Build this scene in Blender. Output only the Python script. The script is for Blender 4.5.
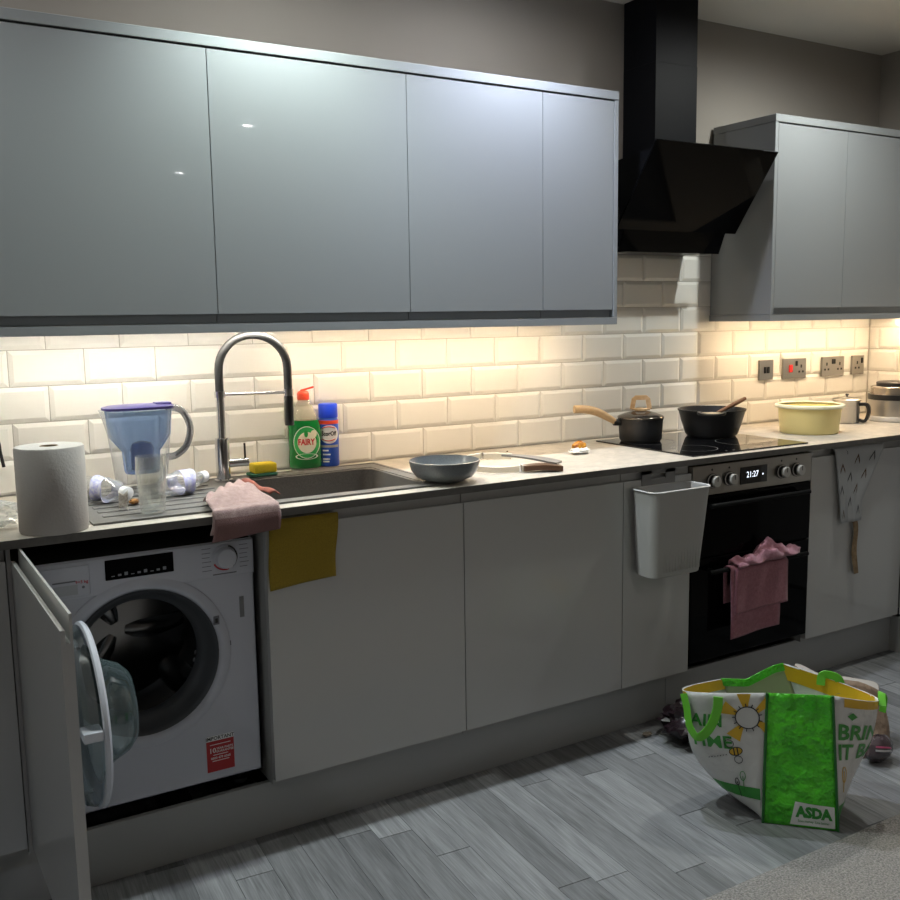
import bpy, bmesh, math, random
from mathutils import Matrix, Vector
random.seed(7)
PI = math.pi
for o in list(bpy.data.objects):
    bpy.data.objects.remove(o)
scene = bpy.context.scene
COL = scene.collection

# ------------------------------------------------------------------ camera
CAM = Vector((-0.31824, -2.93402, 1.38708))
YAW, PITCH, ROLL, FOC = 0.53582, -0.13595, -0.01499, 1.07122
cf = Vector((math.sin(YAW)*math.cos(PITCH), math.cos(YAW)*math.cos(PITCH), math.sin(PITCH)))
cr = Vector((math.cos(YAW), -math.sin(YAW), 0))
cu = cr.cross(cf)
cR = cr*math.cos(ROLL)+cu*math.sin(ROLL)
cU = cu*math.cos(ROLL)-cr*math.sin(ROLL)
cam_d = bpy.data.cameras.new('camera')
cam_d.sensor_width = 36; cam_d.lens = FOC*36; cam_d.clip_start = 0.02
cam = bpy.data.objects.new('camera', cam_d); COL.objects.link(cam)
cam.matrix_world = Matrix(((cR.x, cU.x, -cf.x, CAM.x), (cR.y, cU.y, -cf.y, CAM.y), (cR.z, cU.z, -cf.z, CAM.z), (0, 0, 0, 1)))
scene.camera = cam

# ------------------------------------------------------------------ world, exposure, light levels
w = bpy.data.worlds.new('night'); scene.world = w; w.use_nodes = True
w.node_tree.nodes['Background'].inputs[0].default_value = (0.012, 0.014, 0.02, 1)
w.node_tree.nodes['Background'].inputs[1].default_value = 1.0
vs = scene.view_settings
vs.view_transform = 'Standard'; vs.look = 'None'; vs.gamma = 1.0; vs.use_curve_mapping = False
vs.exposure = 1.6
scene.cycles.use_denoising = True
scene.cycles.max_bounces = 10
scene.cycles.transparent_max_bounces = 16
scene.cycles.sample_clamp_indirect = 4.0
CEIL = 2.545
# ceiling downlights: x, y, power, colour
DOWNLIGHTS = [(0.70, -0.56, 21, (0.85, 1.0, 0.93), 124), (1.47, -0.56, 22, (0.75, 0.83, 1.0), 124), (2.78, -0.77, 15, (0.95, 1.0, 0.92), 168),
              (-0.45, -0.56, 6, (0.85, 1.0, 0.93), 124),
              (1.715, -3.444, 11, (1.0, 0.97, 0.95), 110), (1.854, -5.436, 11, (1.0, 0.97, 0.95), 110),
              (-1.55, -2.2, 9, (0.58, 0.74, 1.0), 110)]  # added unseen lamp, tinted blue to colour the left-facing fronts
LED_POWER = 31.0
LED_COL_A = (1.0, 0.935, 0.79); LED_COL_C = (1.0, 0.78, 0.53); LED_COL_B = (1.0, 0.74, 0.46)

# ------------------------------------------------------------------ materials
MATS = {}
def M(name, col, rough=0.5, metal=0.0, coat=0.0, coat_rough=0.05, emit=0.0, emit_col=None, noise=None, bump=None,
      trans=0.0, ior=1.5, sheen=0.0, stretch=(1, 1, 1), spec=0.5):
    if name in MATS: return MATS[name]
    m = bpy.data.materials.new(name); m.use_nodes = True
    nt = m.node_tree; b = nt.nodes['Principled BSDF']
    b.inputs['Base Color'].default_value = (*col, 1); b.inputs['Roughness'].default_value = rough
    b.inputs['Metallic'].default_value = metal; b.inputs['Coat Weight'].default_value = coat
    b.inputs['Coat Roughness'].default_value = coat_rough; b.inputs['IOR'].default_value = ior
    b.inputs['Transmission Weight'].default_value = trans; b.inputs['Sheen Weight'].default_value = sheen
    b.inputs['Specular IOR Level'].default_value = spec
    if emit:
        b.inputs['Emission Color'].default_value = (*(emit_col or col), 1); b.inputs['Emission Strength'].default_value = emit
    if noise or bump:
        tc = nt.nodes.new('ShaderNodeTexCoord'); mp = nt.nodes.new('ShaderNodeMapping')
        mp.inputs['Scale'].default_value = stretch
        nt.links.new(tc.outputs['Object'], mp.inputs[0])
    if noise:      # (scale, second colour, detail)
        sc, c2, det = noise
        n = nt.nodes.new('ShaderNodeTexNoise'); n.inputs['Scale'].default_value = sc; n.inputs['Detail'].default_value = det
        n.inputs['Roughness'].default_value = 0.65
        r = nt.nodes.new('ShaderNodeValToRGB')
        r.color_ramp.elements[0].position = 0.36; r.color_ramp.elements[1].position = 0.64
        r.color_ramp.elements[0].color = (*col, 1); r.color_ramp.elements[1].color = (*c2, 1)
        nt.links.new(mp.outputs[0], n.inputs['Vector']); nt.links.new(n.outputs['Fac'], r.inputs[0])
        nt.links.new(r.outputs[0], b.inputs['Base Color'])
    if bump:       # (scale, strength, distance)
        n2 = nt.nodes.new('ShaderNodeTexNoise'); n2.inputs['Scale'].default_value = bump[0]; n2.inputs['Detail'].default_value = 3
        bp = nt.nodes.new('ShaderNodeBump'); bp.inputs['Strength'].default_value = bump[1]; bp.inputs['Distance'].default_value = bump[2]
        nt.links.new(mp.outputs[0], n2.inputs['Vector']); nt.links.new(n2.outputs['Fac'], bp.inputs['Height'])
        nt.links.new(bp.outputs[0], b.inputs['Normal'])
    MATS[name] = m
    return m

def clear(name, tint=(1, 1, 1), gloss=0.06, rough=0.05, haze=0.0, haze_col=(0.9, 0.9, 0.9)):
    """thin clear plastic or glass: mostly see-through, fresnel gloss, a little haze"""
    if name in MATS: return MATS[name]
    m = bpy.data.materials.new(name); m.use_nodes = True; nt = m.node_tree
    nt.nodes.remove(nt.nodes['Principled BSDF']); out = nt.nodes['Material Output']
    t = nt.nodes.new('ShaderNodeBsdfTransparent'); t.inputs[0].default_value = (*tint, 1)
    g = nt.nodes.new('ShaderNodeBsdfGlossy'); g.inputs['Roughness'].default_value = rough
    d = nt.nodes.new('ShaderNodeBsdfDiffuse'); d.inputs[0].default_value = (*haze_col, 1)
    lw = nt.nodes.new('ShaderNodeLayerWeight'); lw.inputs['Blend'].default_value = 0.5
    pw = nt.nodes.new('ShaderNodeMath'); pw.operation = 'POWER'; pw.inputs[1].default_value = 2.5
    fr = nt.nodes.new('ShaderNodeMath'); fr.operation = 'MULTIPLY_ADD'; fr.inputs[1].default_value = 0.30+gloss; fr.inputs[2].default_value = 0.04+gloss*0.3
    hz = nt.nodes.new('ShaderNodeMath'); hz.operation = 'MULTIPLY_ADD'; hz.inputs[1].default_value = 0.45*(1-haze); hz.inputs[2].default_value = haze; hz.use_clamp = True
    nt.links.new(lw.outputs['Facing'], pw.inputs[0]); nt.links.new(pw.outputs[0], fr.inputs[0]); nt.links.new(pw.outputs[0], hz.inputs[0])
    a = nt.nodes.new('ShaderNodeMixShader'); nt.links.new(hz.outputs[0], a.inputs[0])
    b = nt.nodes.new('ShaderNodeMixShader')
    nt.links.new(t.outputs[0], a.inputs[1]); nt.links.new(d.outputs[0], a.inputs[2])
    nt.links.new(fr.outputs[0], b.inputs[0]); nt.links.new(a.outputs[0], b.inputs[1]); nt.links.new(g.outputs[0], b.inputs[2])
    nt.links.new(b.outputs[0], out.inputs[0])
    MATS[name] = m
    return m

GREY = (0.50, 0.495, 0.48)
m_door = M('grey gloss lacquer', GREY, 0.28, coat=0.5, coat_rough=0.03)
m_wdoor = M('grey satin lacquer', (0.265, 0.278, 0.29), 0.42, coat=0.25, coat_rough=0.02)
m_carc = M('grey carcass board', (0.36, 0.35, 0.335), 0.5)
m_plinth = M('grey plinth board', (0.36, 0.36, 0.35), 0.42)
m_dark = M('dark gap', (0.012, 0.012, 0.013), 0.8)
m_wall = M('taupe wall paint', (0.335, 0.305, 0.272), 0.85, bump=(220, 0.06, 0.002))
m_ceil = M('pale ceiling paint', (0.80, 0.76, 0.69), 0.9)
m_grout = M('beige grey grout', (0.44, 0.41, 0.37), 0.9)
m_tile = M('cream white glazed tile', (0.84, 0.82, 0.775), 0.10, coat=0.3)
m_work = M('pale stone laminate', (0.56, 0.505, 0.435), 0.45, noise=(26, (0.42, 0.385, 0.335), 6))
m_sink = M('dark granite composite', (0.095, 0.09, 0.085), 0.5, noise=(420, (0.15, 0.145, 0.14), 2), bump=(500, 0.15, 0.0006))
m_steel = M('brushed steel', (0.55, 0.54, 0.52), 0.3, 1.0)
m_chrome = M('chrome', (0.75, 0.75, 0.76), 0.12, 1.0)
m_black = M('black plastic', (0.012, 0.012, 0.013), 0.35)
m_bglass = M('black glass', (0.004, 0.004, 0.005), 0.03, coat=0.3)
m_sglass = M('smoked black glass', (0.002, 0.002, 0.0025), 0.06, spec=0.06)
m_bmetal = M('black painted metal', (0.005, 0.0055, 0.0075), 0.5, spec=0.12)
m_white = M('white enamel', (0.52, 0.53, 0.59), 0.3)
m_whitep = M('white plastic', (0.54, 0.55, 0.61), 0.35)
m_gasket = M('grey rubber gasket', (0.075, 0.078, 0.085), 0.45)
m_drum = M('drum steel', (0.26, 0.26, 0.265), 0.24, 1.0)

# ------------------------------------------------------------------ mesh helpers (all coordinates are world coordinates)
def put(o, parent):
    COL.objects.link(o)
    if parent is not None: o.parent = parent
    return o
def origin(p):
    v = Vector((0, 0, 0))
    while p is not None:
        v = v + p.location; p = p.parent
    return v
def obj(name, verts, faces, mat, parent=None, smooth=False, T=None, loc=None, sharp=None):
    me = bpy.data.meshes.new(name)
    if T is not None: verts = [T @ Vector(v) for v in verts]
    off = origin(parent) if parent is not None else Vector(loc or (0, 0, 0))
    me.from_pydata([(v[0]-off.x, v[1]-off.y, v[2]-off.z) for v in verts], [], faces)
    for m in (mat if isinstance(mat, (list, tuple)) else [mat]): me.materials.append(m)
    if smooth:
        me.polygons.foreach_set('use_smooth', [True]*len(me.polygons))
        try: me.set_sharp_from_angle(angle=math.radians(sharp or 40))
        except Exception: pass
    me.update()
    o = bpy.data.objects.new(name, me)
    if parent is None: o.location = off
    return put(o, parent)
def thing(name, label, cat, loc=(0, 0, 0), group=None):
    o = bpy.data.objects.new(name, None); o.empty_display_size = 0.05
    o.location = loc; COL.objects.link(o)
    return tag(o, label, cat, group)
def tag(o, label, cat, group=None):
    o['label'] = label; o['category'] = cat
    if group: o['group'] = group
    return o
def struct(o, label=None, cat=None):
    o['kind'] = 'structure'
    if label: o['label'] = label
    if cat: o['category'] = cat
    return o
def bm_out(bm):
    bm.verts.ensure_lookup_table(); bm.verts.index_update()
    v = [tuple(x.co) for x in bm.verts]; f = [[x.index for x in p.verts] for p in bm.faces]; bm.free()
    return v, f
def boxg(x0, x1, y0, y1, z0, z1, bev=0.0, seg=1):
    bm = bmesh.new(); bmesh.ops.create_cube(bm, size=1)
    for v in bm.verts:
        v.co = Vector(((x0+x1)/2+v.co.x*(x1-x0), (y0+y1)/2+v.co.y*(y1-y0), (z0+z1)/2+v.co.z*(z1-z0)))
    if bev: bmesh.ops.bevel(bm, geom=bm.edges[:], offset=bev, segments=seg, affect='EDGES', profile=0.5)
    return bm_out(bm)
def box(name, x0, x1, y0, y1, z0, z1, mat, parent=None, bev=0.0, seg=1, T=None, loc=None):
    v, f = boxg(x0, x1, y0, y1, z0, z1, bev, seg)
    if parent is None and loc is None: loc = ((x0+x1)/2, (y0+y1)/2, z0)
    return obj(name, v, f, mat, parent, smooth=bool(bev) and seg > 1, T=T, loc=loc)
def join(*gs):
    V, F = [], []
    for v, f in gs:
        n = len(V); V += list(v); F += [[i+n for i in p] for p in f]
    return V, F
def prism(poly, a0, a1, axis='x'):
    """extrude a 2D polygon along an axis: for x the poly is (y,z), for y (x,z), for z (x,y)"""
    n = len(poly)
    def P(p, a):
        return {'x': (a, p[0], p[1]), 'y': (p[0], a, p[1]), 'z': (p[0], p[1], a)}[axis]
    V = [P(p, a0) for p in poly]+[P(p, a1) for p in poly]
    F = [list(range(n))[::-1], [n+i for i in range(n)]]+[[i, (i+1) % n, n+(i+1) % n, n+i] for i in range(n)]
    return V, F
def latheg(prof, cx=0, cy=0, cz=0, seg=32, sx=1.0, sy=1.0, cap0=True, cap1=True, a0=0, wob=None):
    V, F = [], []
    for r, z in prof:
        for i in range(seg):
            a = a0+2*PI*i/seg; rr = r if wob is None else r*wob(a, z)
            V.append((cx+rr*math.cos(a)*sx, cy+rr*math.sin(a)*sy, cz+z))
    for j in range(len(prof)-1):
        for i in range(seg):
            k = (i+1) % seg
            F.append([j*seg+i, j*seg+k, (j+1)*seg+k, (j+1)*seg+i])
    if cap0: F.append(list(range(seg))[::-1])
    if cap1: F.append([(len(prof)-1)*seg+i for i in range(seg)])
    return V, F
def lathe(name, prof, mat, parent=None, c=(0, 0, 0), seg=32, T=None, loc=None, **k):
    v, f = latheg(prof, *c, seg=seg, **k)
    return obj(name, v, f, mat, parent, smooth=True, T=T, loc=loc or c)
def tubeg(pts, r, seg=10, closed=False, flat=None, up=(0, 0, 1)):
    """sweep a circle (or a flat strap: flat=(half width, half thickness)) along points; r may be a list"""
    pts = [Vector(p) for p in pts]; n = len(pts); V, F = [], []
    prev = None
    for i, p in enumerate(pts):
        if closed: t = pts[(i+1) % n]-pts[i-1]
        else: t = pts[min(i+1, n-1)]-pts[max(i-1, 0)]
        t.normalize()
        if prev is None:
            u = Vector(up); u = u-t*u.dot(t)
            if u.length < 1e-4: u = Vector((1, 0, 0))-t*t.x
        else:
            u = prev-t*prev.dot(t)
        u.normalize(); prev = u; w_ = t.cross(u)
        rr = r[i] if isinstance(r, (list, tuple)) else r
        for k in range(seg):
            a = 2*PI*k/seg
            if flat:
                q = (abs(math.cos(a))**0.3)*math.copysign(1, math.cos(a)); s = (abs(math.sin(a))**0.3)*math.copysign(1, math.sin(a))
                V.append(p+w_*q*flat[0]+u*s*flat[1])
            else: V.append(p+u*math.cos(a)*rr+w_*math.sin(a)*rr)
    m = n if closed else n-1
    for i in range(m):
        j = (i+1) % n
        for k in range(seg):
            l = (k+1) % seg
            F.append([i*seg+k, i*seg+l, j*seg+l, j*seg+k])
    if not closed:
        F.append(list(range(seg))[::-1]); F.append([(n-1)*seg+k for k in range(seg)])
    return V, F
def tube(name, pts, r, mat, parent=None, loc=None, T=None, **k):
    v, f = tubeg(pts, r, **k)
    return obj(name, v, f, mat, parent, smooth=True, loc=loc or pts[0], T=T)
def gridg(fn, nu, nv):
    V = [fn(i/nu, j/nv) for j in range(nv+1) for i in range(nu+1)]
    F = [[j*(nu+1)+i, j*(nu+1)+i+1, (j+1)*(nu+1)+i+1, (j+1)*(nu+1)+i] for j in range(nv) for i in range(nu)]
    return V, F
def cloth(name, fn, nu, nv, mat, parent=None, th=0.003, loc=None, smooth=True):
    v, f = gridg(fn, nu, nv)
    o = obj(name, v, f, mat, parent, smooth=smooth, loc=loc or v[0], sharp=80)
    if th:
        md = o.modifiers.new('thickness', 'SOLIDIFY'); md.thickness = th; md.offset = 0
    return o
def spline(pts, n=8):
    pts = [Vector(p) for p in pts]; out = []
    for i in range(len(pts)-1):
        p0 = pts[max(i-1, 0)]; p1 = pts[i]; p2 = pts[i+1]; p3 = pts[min(i+2, len(pts)-1)]
        for k in range(n):
            t = k/n
            out.append(0.5*((2*p1)+(p2-p0)*t+(2*p0-5*p1+4*p2-p3)*t*t+(3*p1-3*p2+p3-p0)*t**3))
    out.append(pts[-1]); return out
_tc = {}
def textg(s, size, bold=0.0, align='CENTER'):
    c = bpy.data.curves.new('t', 'FONT'); c.body = s; c.size = size; c.align_x = align; c.align_y = 'CENTER'
    c.offset = bold*size; c.resolution_u = 2
    o = bpy.data.objects.new('t', c)
    me = bpy.data.meshes.new_from_object(o)
    v = [tuple(x.co) for x in me.vertices]; f = [list(p.vertices) for p in me.polygons]
    bpy.data.objects.remove(o); bpy.data.curves.remove(c); bpy.data.meshes.remove(me)
    return v, f
def text(name, s, size, o0, xd, yd, mat, parent, bold=0.02, align='CENTER', squash=1.0):
    v, f = textg(s, size, bold, align)
    o0, xd, yd = Vector(o0), Vector(xd).normalized(), Vector(yd).normalized()
    return obj(name, [o0+xd*p[0]*squash+yd*p[1] for p in v], f, mat, parent)
def place(parent, mesh_obj, name, loc, mat=None):
    o = bpy.data.objects.new(name, mesh_obj.data); o.location = loc
    return put(o, parent)
def hsh(*a):
    return (math.sin(sum((i+1)*12.9898*x for i, x in enumerate(a))*43.7585) * 43758.5453) % 1.0
def wavy(x, y, z=0):
    return (math.sin(3.1*x+1.7*y+z)+math.sin(5.3*y-2.2*x+2*z)*0.6+math.sin(8.7*x+7.1*y+.5*z)*0.35)/1.95

# ================================================================== the room
XR, XL, YF = 3.745, -3.0, -6.6
def plank_mat():
    m = bpy.data.materials.new('grey oak vinyl'); m.use_nodes = True; nt = m.node_tree; b = nt.nodes['Principled BSDF']
    b.inputs['Roughness'].default_value = 0.42
    tc = nt.nodes.new('ShaderNodeTexCoord'); oi = nt.nodes.new('ShaderNodeObjectInfo')
    add = nt.nodes.new('ShaderNodeVectorMath'); add.operation = 'ADD'
    cmb = nt.nodes.new('ShaderNodeCombineXYZ'); mul = nt.nodes.new('ShaderNodeMath'); mul.operation = 'MULTIPLY'; mul.inputs[1].default_value = 37.0
    nt.links.new(oi.outputs['Random'], mul.inputs[0]); nt.links.new(mul.outputs[0], cmb.inputs[0]); nt.links.new(mul.outputs[0], cmb.inputs[1])
    nt.links.new(tc.outputs['Object'], add.inputs[0]); nt.links.new(cmb.outputs[0], add.inputs[1])
    mp = nt.nodes.new('ShaderNodeMapping'); mp.inputs['Scale'].default_value = (34, 2.6, 1)
    nt.links.new(add.outputs[0], mp.inputs[0])
    n = nt.nodes.new('ShaderNodeTexNoise'); n.inputs['Scale'].default_value = 1.0; n.inputs['Detail'].default_value = 5; n.inputs['Roughness'].default_value = 0.6
    n.inputs['Distortion'].default_value = 1.2
    nt.links.new(mp.outputs[0], n.inputs['Vector'])
    mp2 = nt.nodes.new('ShaderNodeMapping'); mp2.inputs['Scale'].default_value = (260, 9, 1); nt.links.new(add.outputs[0], mp2.inputs[0])
    n2 = nt.nodes.new('ShaderNodeTexNoise'); n2.inputs['Scale'].default_value = 1.0; n2.inputs['Detail'].default_value = 3; nt.links.new(mp2.outputs[0], n2.inputs['Vector'])
    mx = nt.nodes.new('ShaderNodeMix'); mx.inputs[0].default_value = 0.4
    nt.links.new(n.outputs['Fac'], mx.inputs[2]); nt.links.new(n2.outputs['Fac'], mx.inputs[3])
    r = nt.nodes.new('ShaderNodeValToRGB'); e = r.color_ramp.elements
    e[0].position = 0.30; e[0].color = (0.115, 0.116, 0.119, 1); e[1].position = 0.70; e[1].color = (0.37, 0.374, 0.38, 1)
    nt.links.new(mx.outputs[0], r.inputs[0])
    mr = nt.nodes.new('ShaderNodeMapRange'); mr.inputs['To Min'].default_value = 0.62; mr.inputs['To Max'].default_value = 1.08
    nt.links.new(oi.outputs['Random'], mr.inputs['Value'])
    vm = nt.nodes.new('ShaderNodeVectorMath'); vm.operation = 'SCALE'
    nt.links.new(r.outputs[0], vm.inputs[0]); nt.links.new(mr.outputs[0], vm.inputs['Scale']); nt.links.new(vm.outputs[0], b.inputs['Base Color'])
    return m
m_plank = plank_mat()
m_under = M('dark underlay', (0.05, 0.05, 0.052), 0.8)
m_carpet = M('beige grey carpet', (0.42, 0.39, 0.36), 0.95, noise=(190, (0.15, 0.138, 0.127), 3), bump=(190, 1.0, 0.008), sheen=0.2)

floor = struct(box('floor', XL, XR, YF, 0.1, -0.08, -0.003, m_under, loc=(0, 0, 0)))
# vinyl planks run away from the camera, slightly skewed
PW, PA = 0.098, math.radians(-3.2)
def plank_mesh(L):
    v, f = boxg(-PW/2+.0006, PW/2-.0006, -L/2+.0006, L/2-.0006, -0.003, 0.0)
    me = bpy.data.meshes.new('plank'); me.from_pydata(v, [], f); me.materials.append(m_plank); return me
PM = {L: plank_mesh(L) for L in (0.455, 0.76, 0.98)}
rs = random.Random(21)
for i in range(-12, 42):
    xc = 0.003+i*PW+PW/2
    y = -0.45-rs.random()*0.5+0.45
    y = -0.40+rs.random()*0.7
    while y > -1.52:
        L = rs.choice((0.455, 0.76, 0.98, 0.98))
        yc = y-L/2
        px, py = xc*math.cos(PA)-yc*math.sin(PA)*(1), yc
        px = xc+yc*math.tan(-PA)
        if px < 3.2 and px > -1.1:
            o = bpy.data.objects.new('plank', PM[L]); o.location = (px, py, 0); o.rotation_euler = (0, 0, PA); put(o, floor)
        y -= L
# fitted carpet beyond the vinyl, with a rounded edge
prof = [(YF, -0.002), (YF, 0.010), (-1.425, 0.010), (-1.412, 0.0085), (-1.402, 0.005), (-1.398, -0.0008), (-1.398, -0.002)]
v, f = prism(prof, XL, XR, 'x')
struct(obj('floor_carpet', v, f, m_carpet, smooth=True, loc=(0, -1.4, 0)))
wall_back = struct(box('wall_back', XL, XR+0.1, 0.0, 0.12, 0, CEIL, m_wall, loc=(0, 0, 0)))
wall_right = struct(box('wall_right', XR, XR+0.12, YF, -0.0005, 0, CEIL, m_wall, loc=(XR, -1, 0)))
struct(box('wall_left', XL-0.12, XL, YF, 0.12, 0, CEIL, m_wall))
struct(box('wall_front', XL, XR, YF-0.12, YF, 0, CEIL, m_wall))
struct(box('ceiling', XL-0.12, XR+0.12, YF-0.12, 0.12, CEIL, CEIL+0.1, m_ceil))

# ---- metro tiles: 200 x 100, half bond, bevelled faces
TP, TH, ZA = 0.202, 0.102, 1.316
def tile_geo(w_, h_=0.1, cut=None):
    b, d0, d1, g = 0.0125, 0.0028, 0.0072, 0.001
    b = min(b, w_*0.35)
    x0, x1, z0, z1 = -w_/2, w_/2, -h_/2, h_/2
    V = [(x0, 0, z0), (x1, 0, z0), (x1, 0, z1), (x0, 0, z1), (x0, -d0, z0), (x1, -d0, z0), (x1, -d0, z1), (x0, -d0, z1),
         (x0+b, -d1, z0+b), (x1-b, -d1, z0+b), (x1-b, -d1, z1-b), (x0+b, -d1, z1-b)]
    F = [[0, 1, 5, 4], [1, 2, 6, 5], [2, 3, 7, 6], [3, 0, 4, 7], [4, 5, 9, 8], [5, 6, 10, 9], [6, 7, 11, 10], [7, 4, 8, 11], [8, 9, 10, 11]]
    return V, F
TM = {}
def tile(parent, x0, x1, zc, side=False):
    w_ = round(x1-x0-0.002, 4)
    if w_ < 0.012: return
    key = w_
    if key not in TM:
        v, f = tile_geo(w_); me = bpy.data.meshes.new('tile'); me.from_pydata(v, [], f); me.materials.append(m_tile); TM[key] = me
    o = bpy.data.objects.new('tile', TM[key])
    put(o, parent)
    if side:
        o.location = (XR-0.0006-origin(parent).x, -(x0+x1)/2-origin(parent).y, zc-origin(parent).z); o.rotation_euler = (0, 0, PI/2*3)
    else: o.location = ((x0+x1)/2-origin(parent).x, -0.0006-origin(parent).y, zc-origin(parent).z)
box('grout_bed', -0.75, XR, -0.0006, 0.0, 0.85, 1.44, m_grout, wall_back)
box('grout_bed', 1.80, 2.80, -0.0006, 0.0, 1.44, 1.84, m_grout, wall_back)
box('grout_bed', XR-0.0006, XR, -1.3, -0.001, 0.85, 1.44, m_grout, wall_right)
for row in range(-5, 4):
    zc = ZA-row*TH-TH/2
    half = (row % 2 == 1)
    for k in range(-4, 20):
        x0 = (k+(0.5 if half else 0))*TP+0.0; x1 = x0+TP
        if row < -1 and (x1 < 1.84 or x0 > 2.72): continue
        x0 = max(x0, -0.75); x1 = min(x1, XR-0.004)
        if x1 > x0: tile(wall_back, x0, x1, zc)
    if row >= -1:
        for k in range(0, 5):      # the return wall
            a = k*TP-(0.149 if not half else 0.048); b_ = a+TP
            a = max(a, 0.0035)
            tile(wall_right, a, b_, zc, True)

# ---- recessed ceiling downlights (each lamp carries its own light)
m_lens = M('lit lamp lens', (1, 1, 1), 0.5, emit=160.0)
m_trimw = M('white lamp trim', (0.8, 0.8, 0.8), 0.4)
for i, (x, y, p, c, cone) in enumerate(DOWNLIGHTS):
    where = ['over the washing machine', 'over the second base door', 'in front of the right wall cupboards', 'over the paper roll end',
             'in the middle of the room', 'at the far end of the room', 'added out of view by the left wall', 'over the carpet edge'][i]
    t = thing('ceiling_downlight', 'round white recessed ceiling spotlight '+where, 'spotlight', (x, y, CEIL), 'recessed ceiling spotlights')
    lathe('trim_ring', [(0.030, -0.001), (0.044, -0.001), (0.044, -0.006), (0.040, -0.008), (0.030, -0.004)], m_trimw, t, (x, y, CEIL), 24, cap0=False, cap1=False)
    lathe('lens', [(0.0295, -0.0015), (0.0295, -0.003)], m_lens, t, (x, y, CEIL), 20)
    ld = bpy.data.lights.new('spot', 'SPOT'); ld.energy = p*1.0; ld.color = c; ld.spot_size = math.radians(cone); ld.spot_blend = 0.8; ld.shadow_soft_size = 0.022
    lo = bpy.data.objects.new('lamp_light', ld); lo.location = (0, 0, -0.012); put(lo, t)

# ================================================================== base units
YD, ZD0, ZD1 = -0.600, 0.168, 0.858
ZW, ZWB = 0.910, 0.890
def jdoor_geo(x0, x1, T=None):
    poly = [(YD, ZD0), (YD, ZD1), (YD+.008, ZD1), (YD+.008, ZD1-.024), (YD+.016, ZD1-.024), (YD+.016, ZD1+.029), (YD+.021, ZD1+.029), (YD+.021, ZD0)]
    n = len(poly); V = [(x0, a, b) for a, b in poly]+[(x1, a, b) for a, b in poly]
    side = [[0, 1, 2, 3, 4, 7], [4, 5, 6, 7]]
    F = [s[::-1] for s in side]+[[i+n for i in s] for s in side]+[[i, (i+1) % n, n+(i+1) % n, n+i] for i in range(n)]
    F = [p[::-1] for p in F]
    return V, F
def base_unit(x0, x1, label, door=True):
    t = thing('base_cabinet', label, 'cabinet', ((x0+x1)/2, -0.3, 0.15), 'grey base cabinets')
    g = join(boxg(x0+.001, x0+.018, -.578, -.02, .15, ZWB-.001), boxg(x1-.018, x1-.001, -.578, -.02, .15, ZWB-.001),
             boxg(x0+.018, x1-.018, -.578, -.02, .15, .168), boxg(x0+.018, x1-.018, -.03, -.02, .168, ZWB-.001))
    obj('carcass', *g, m_carc, t)
    if door:
        d = obj('door', *jdoor_geo(x0+.0015, x1-.0015), m_door, t)
    return t
base_unit(-0.69, -0.100, 'grey gloss base cupboard at the left edge, left of the washing machine')
base_unit(0.510, 1.110, 'grey gloss base cupboard under the sink with a yellow cloth on its door')
base_unit(1.110, 1.712, 'wide plain grey gloss base cupboard under the bowl and tongs')
base_unit(1.712, 2.010, 'narrow grey gloss base cupboard behind the hanging grey bin')
base_unit(2.612, 3.172, 'grey gloss base cupboard right of the oven behind a printed tea towel')
# return run along the right wall
t = thing('base_cabinet', 'grey gloss return cupboard turning the corner at the right edge', 'cabinet', (3.45, -0.95, 0.15), 'grey base cabinets')
box('carcass', 3.195, XR-.002, -1.30, -0.60, .15, ZWB-.001, m_carc, t)
box('corner_post', 3.176, 3.194, -0.64, -0.602, .168, .886, m_door, t, bev=.001)
v, f = jdoor_geo(0.602, 1.30)      # door turned to face -x
obj('door', [(3.176+(p[1]-YD), -p[0]-0.04, p[2]) for p in v], [q[::-1] for q in f], m_door, t)
# housing of the integrated washing machine: one side panel belongs to the bay
tag(box('filler_panel', -0.099, -0.090, -.600, -.02, .15, ZWB-.001, m_carc), 'slim grey housing panel left of the washing machine', 'panel')
# plinths
tag(box('plinth', -0.69, 1.948, -.556, -.540, 0.0, 0.149, m_plinth, bev=.0008), 'long grey plinth board under washing machine and sink cupboards', 'plinth', 'grey plinth boards')
tag(box('plinth', 1.9495, 3.190, -.556, -.540, 0.0, 0.149, m_plinth, bev=.0008), 'grey plinth board under the oven and corner cupboard', 'plinth', 'grey plinth boards')
tag(box('plinth', 3.192, 3.208, -1.30, -.540, 0.0, 0.149, m_plinth, bev=.0008), 'grey return plinth board at the right edge', 'plinth', 'grey plinth boards')

# worktop: L shape, with the sink and hob cut-outs left open where the bowl sits
BX0, BX1, BY0, BY1 = 0.545, 1.035, -0.520, -0.150     # bowl opening
t = thing('worktop', 'pale stone-look worktop with dark edge running the whole length of the kitchen', 'worktop', (1.5, -.3, ZWB))
obj('top', *join(boxg(-0.70, BX0-.01, -.6205, -.009, ZWB, ZW), boxg(BX1+.01, XR-.009, -.6205, -.009, ZWB, ZW),
     boxg(BX0-.01, BX1+.01, -.6205, BY0-.01, ZWB, ZW), boxg(BX0-.01, BX1+.01, BY1+.01, -.009, ZWB, ZW),
     boxg(3.152, XR-.009, -1.31, -.6205, ZWB, ZW)), m_work, t)
m_edge = M('dark laminate edging', (.135, .125, .115), .5, noise=(40, (.105, .10, .092), 4))
box('front_edging', -0.70, 3.152, -.6225, -.6205, ZWB, ZW-.0004, m_edge, t)
box('return_edging', 3.150, 3.152, -1.31, -.6225, ZWB, ZW-.0004, m_edge, t)

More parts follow.
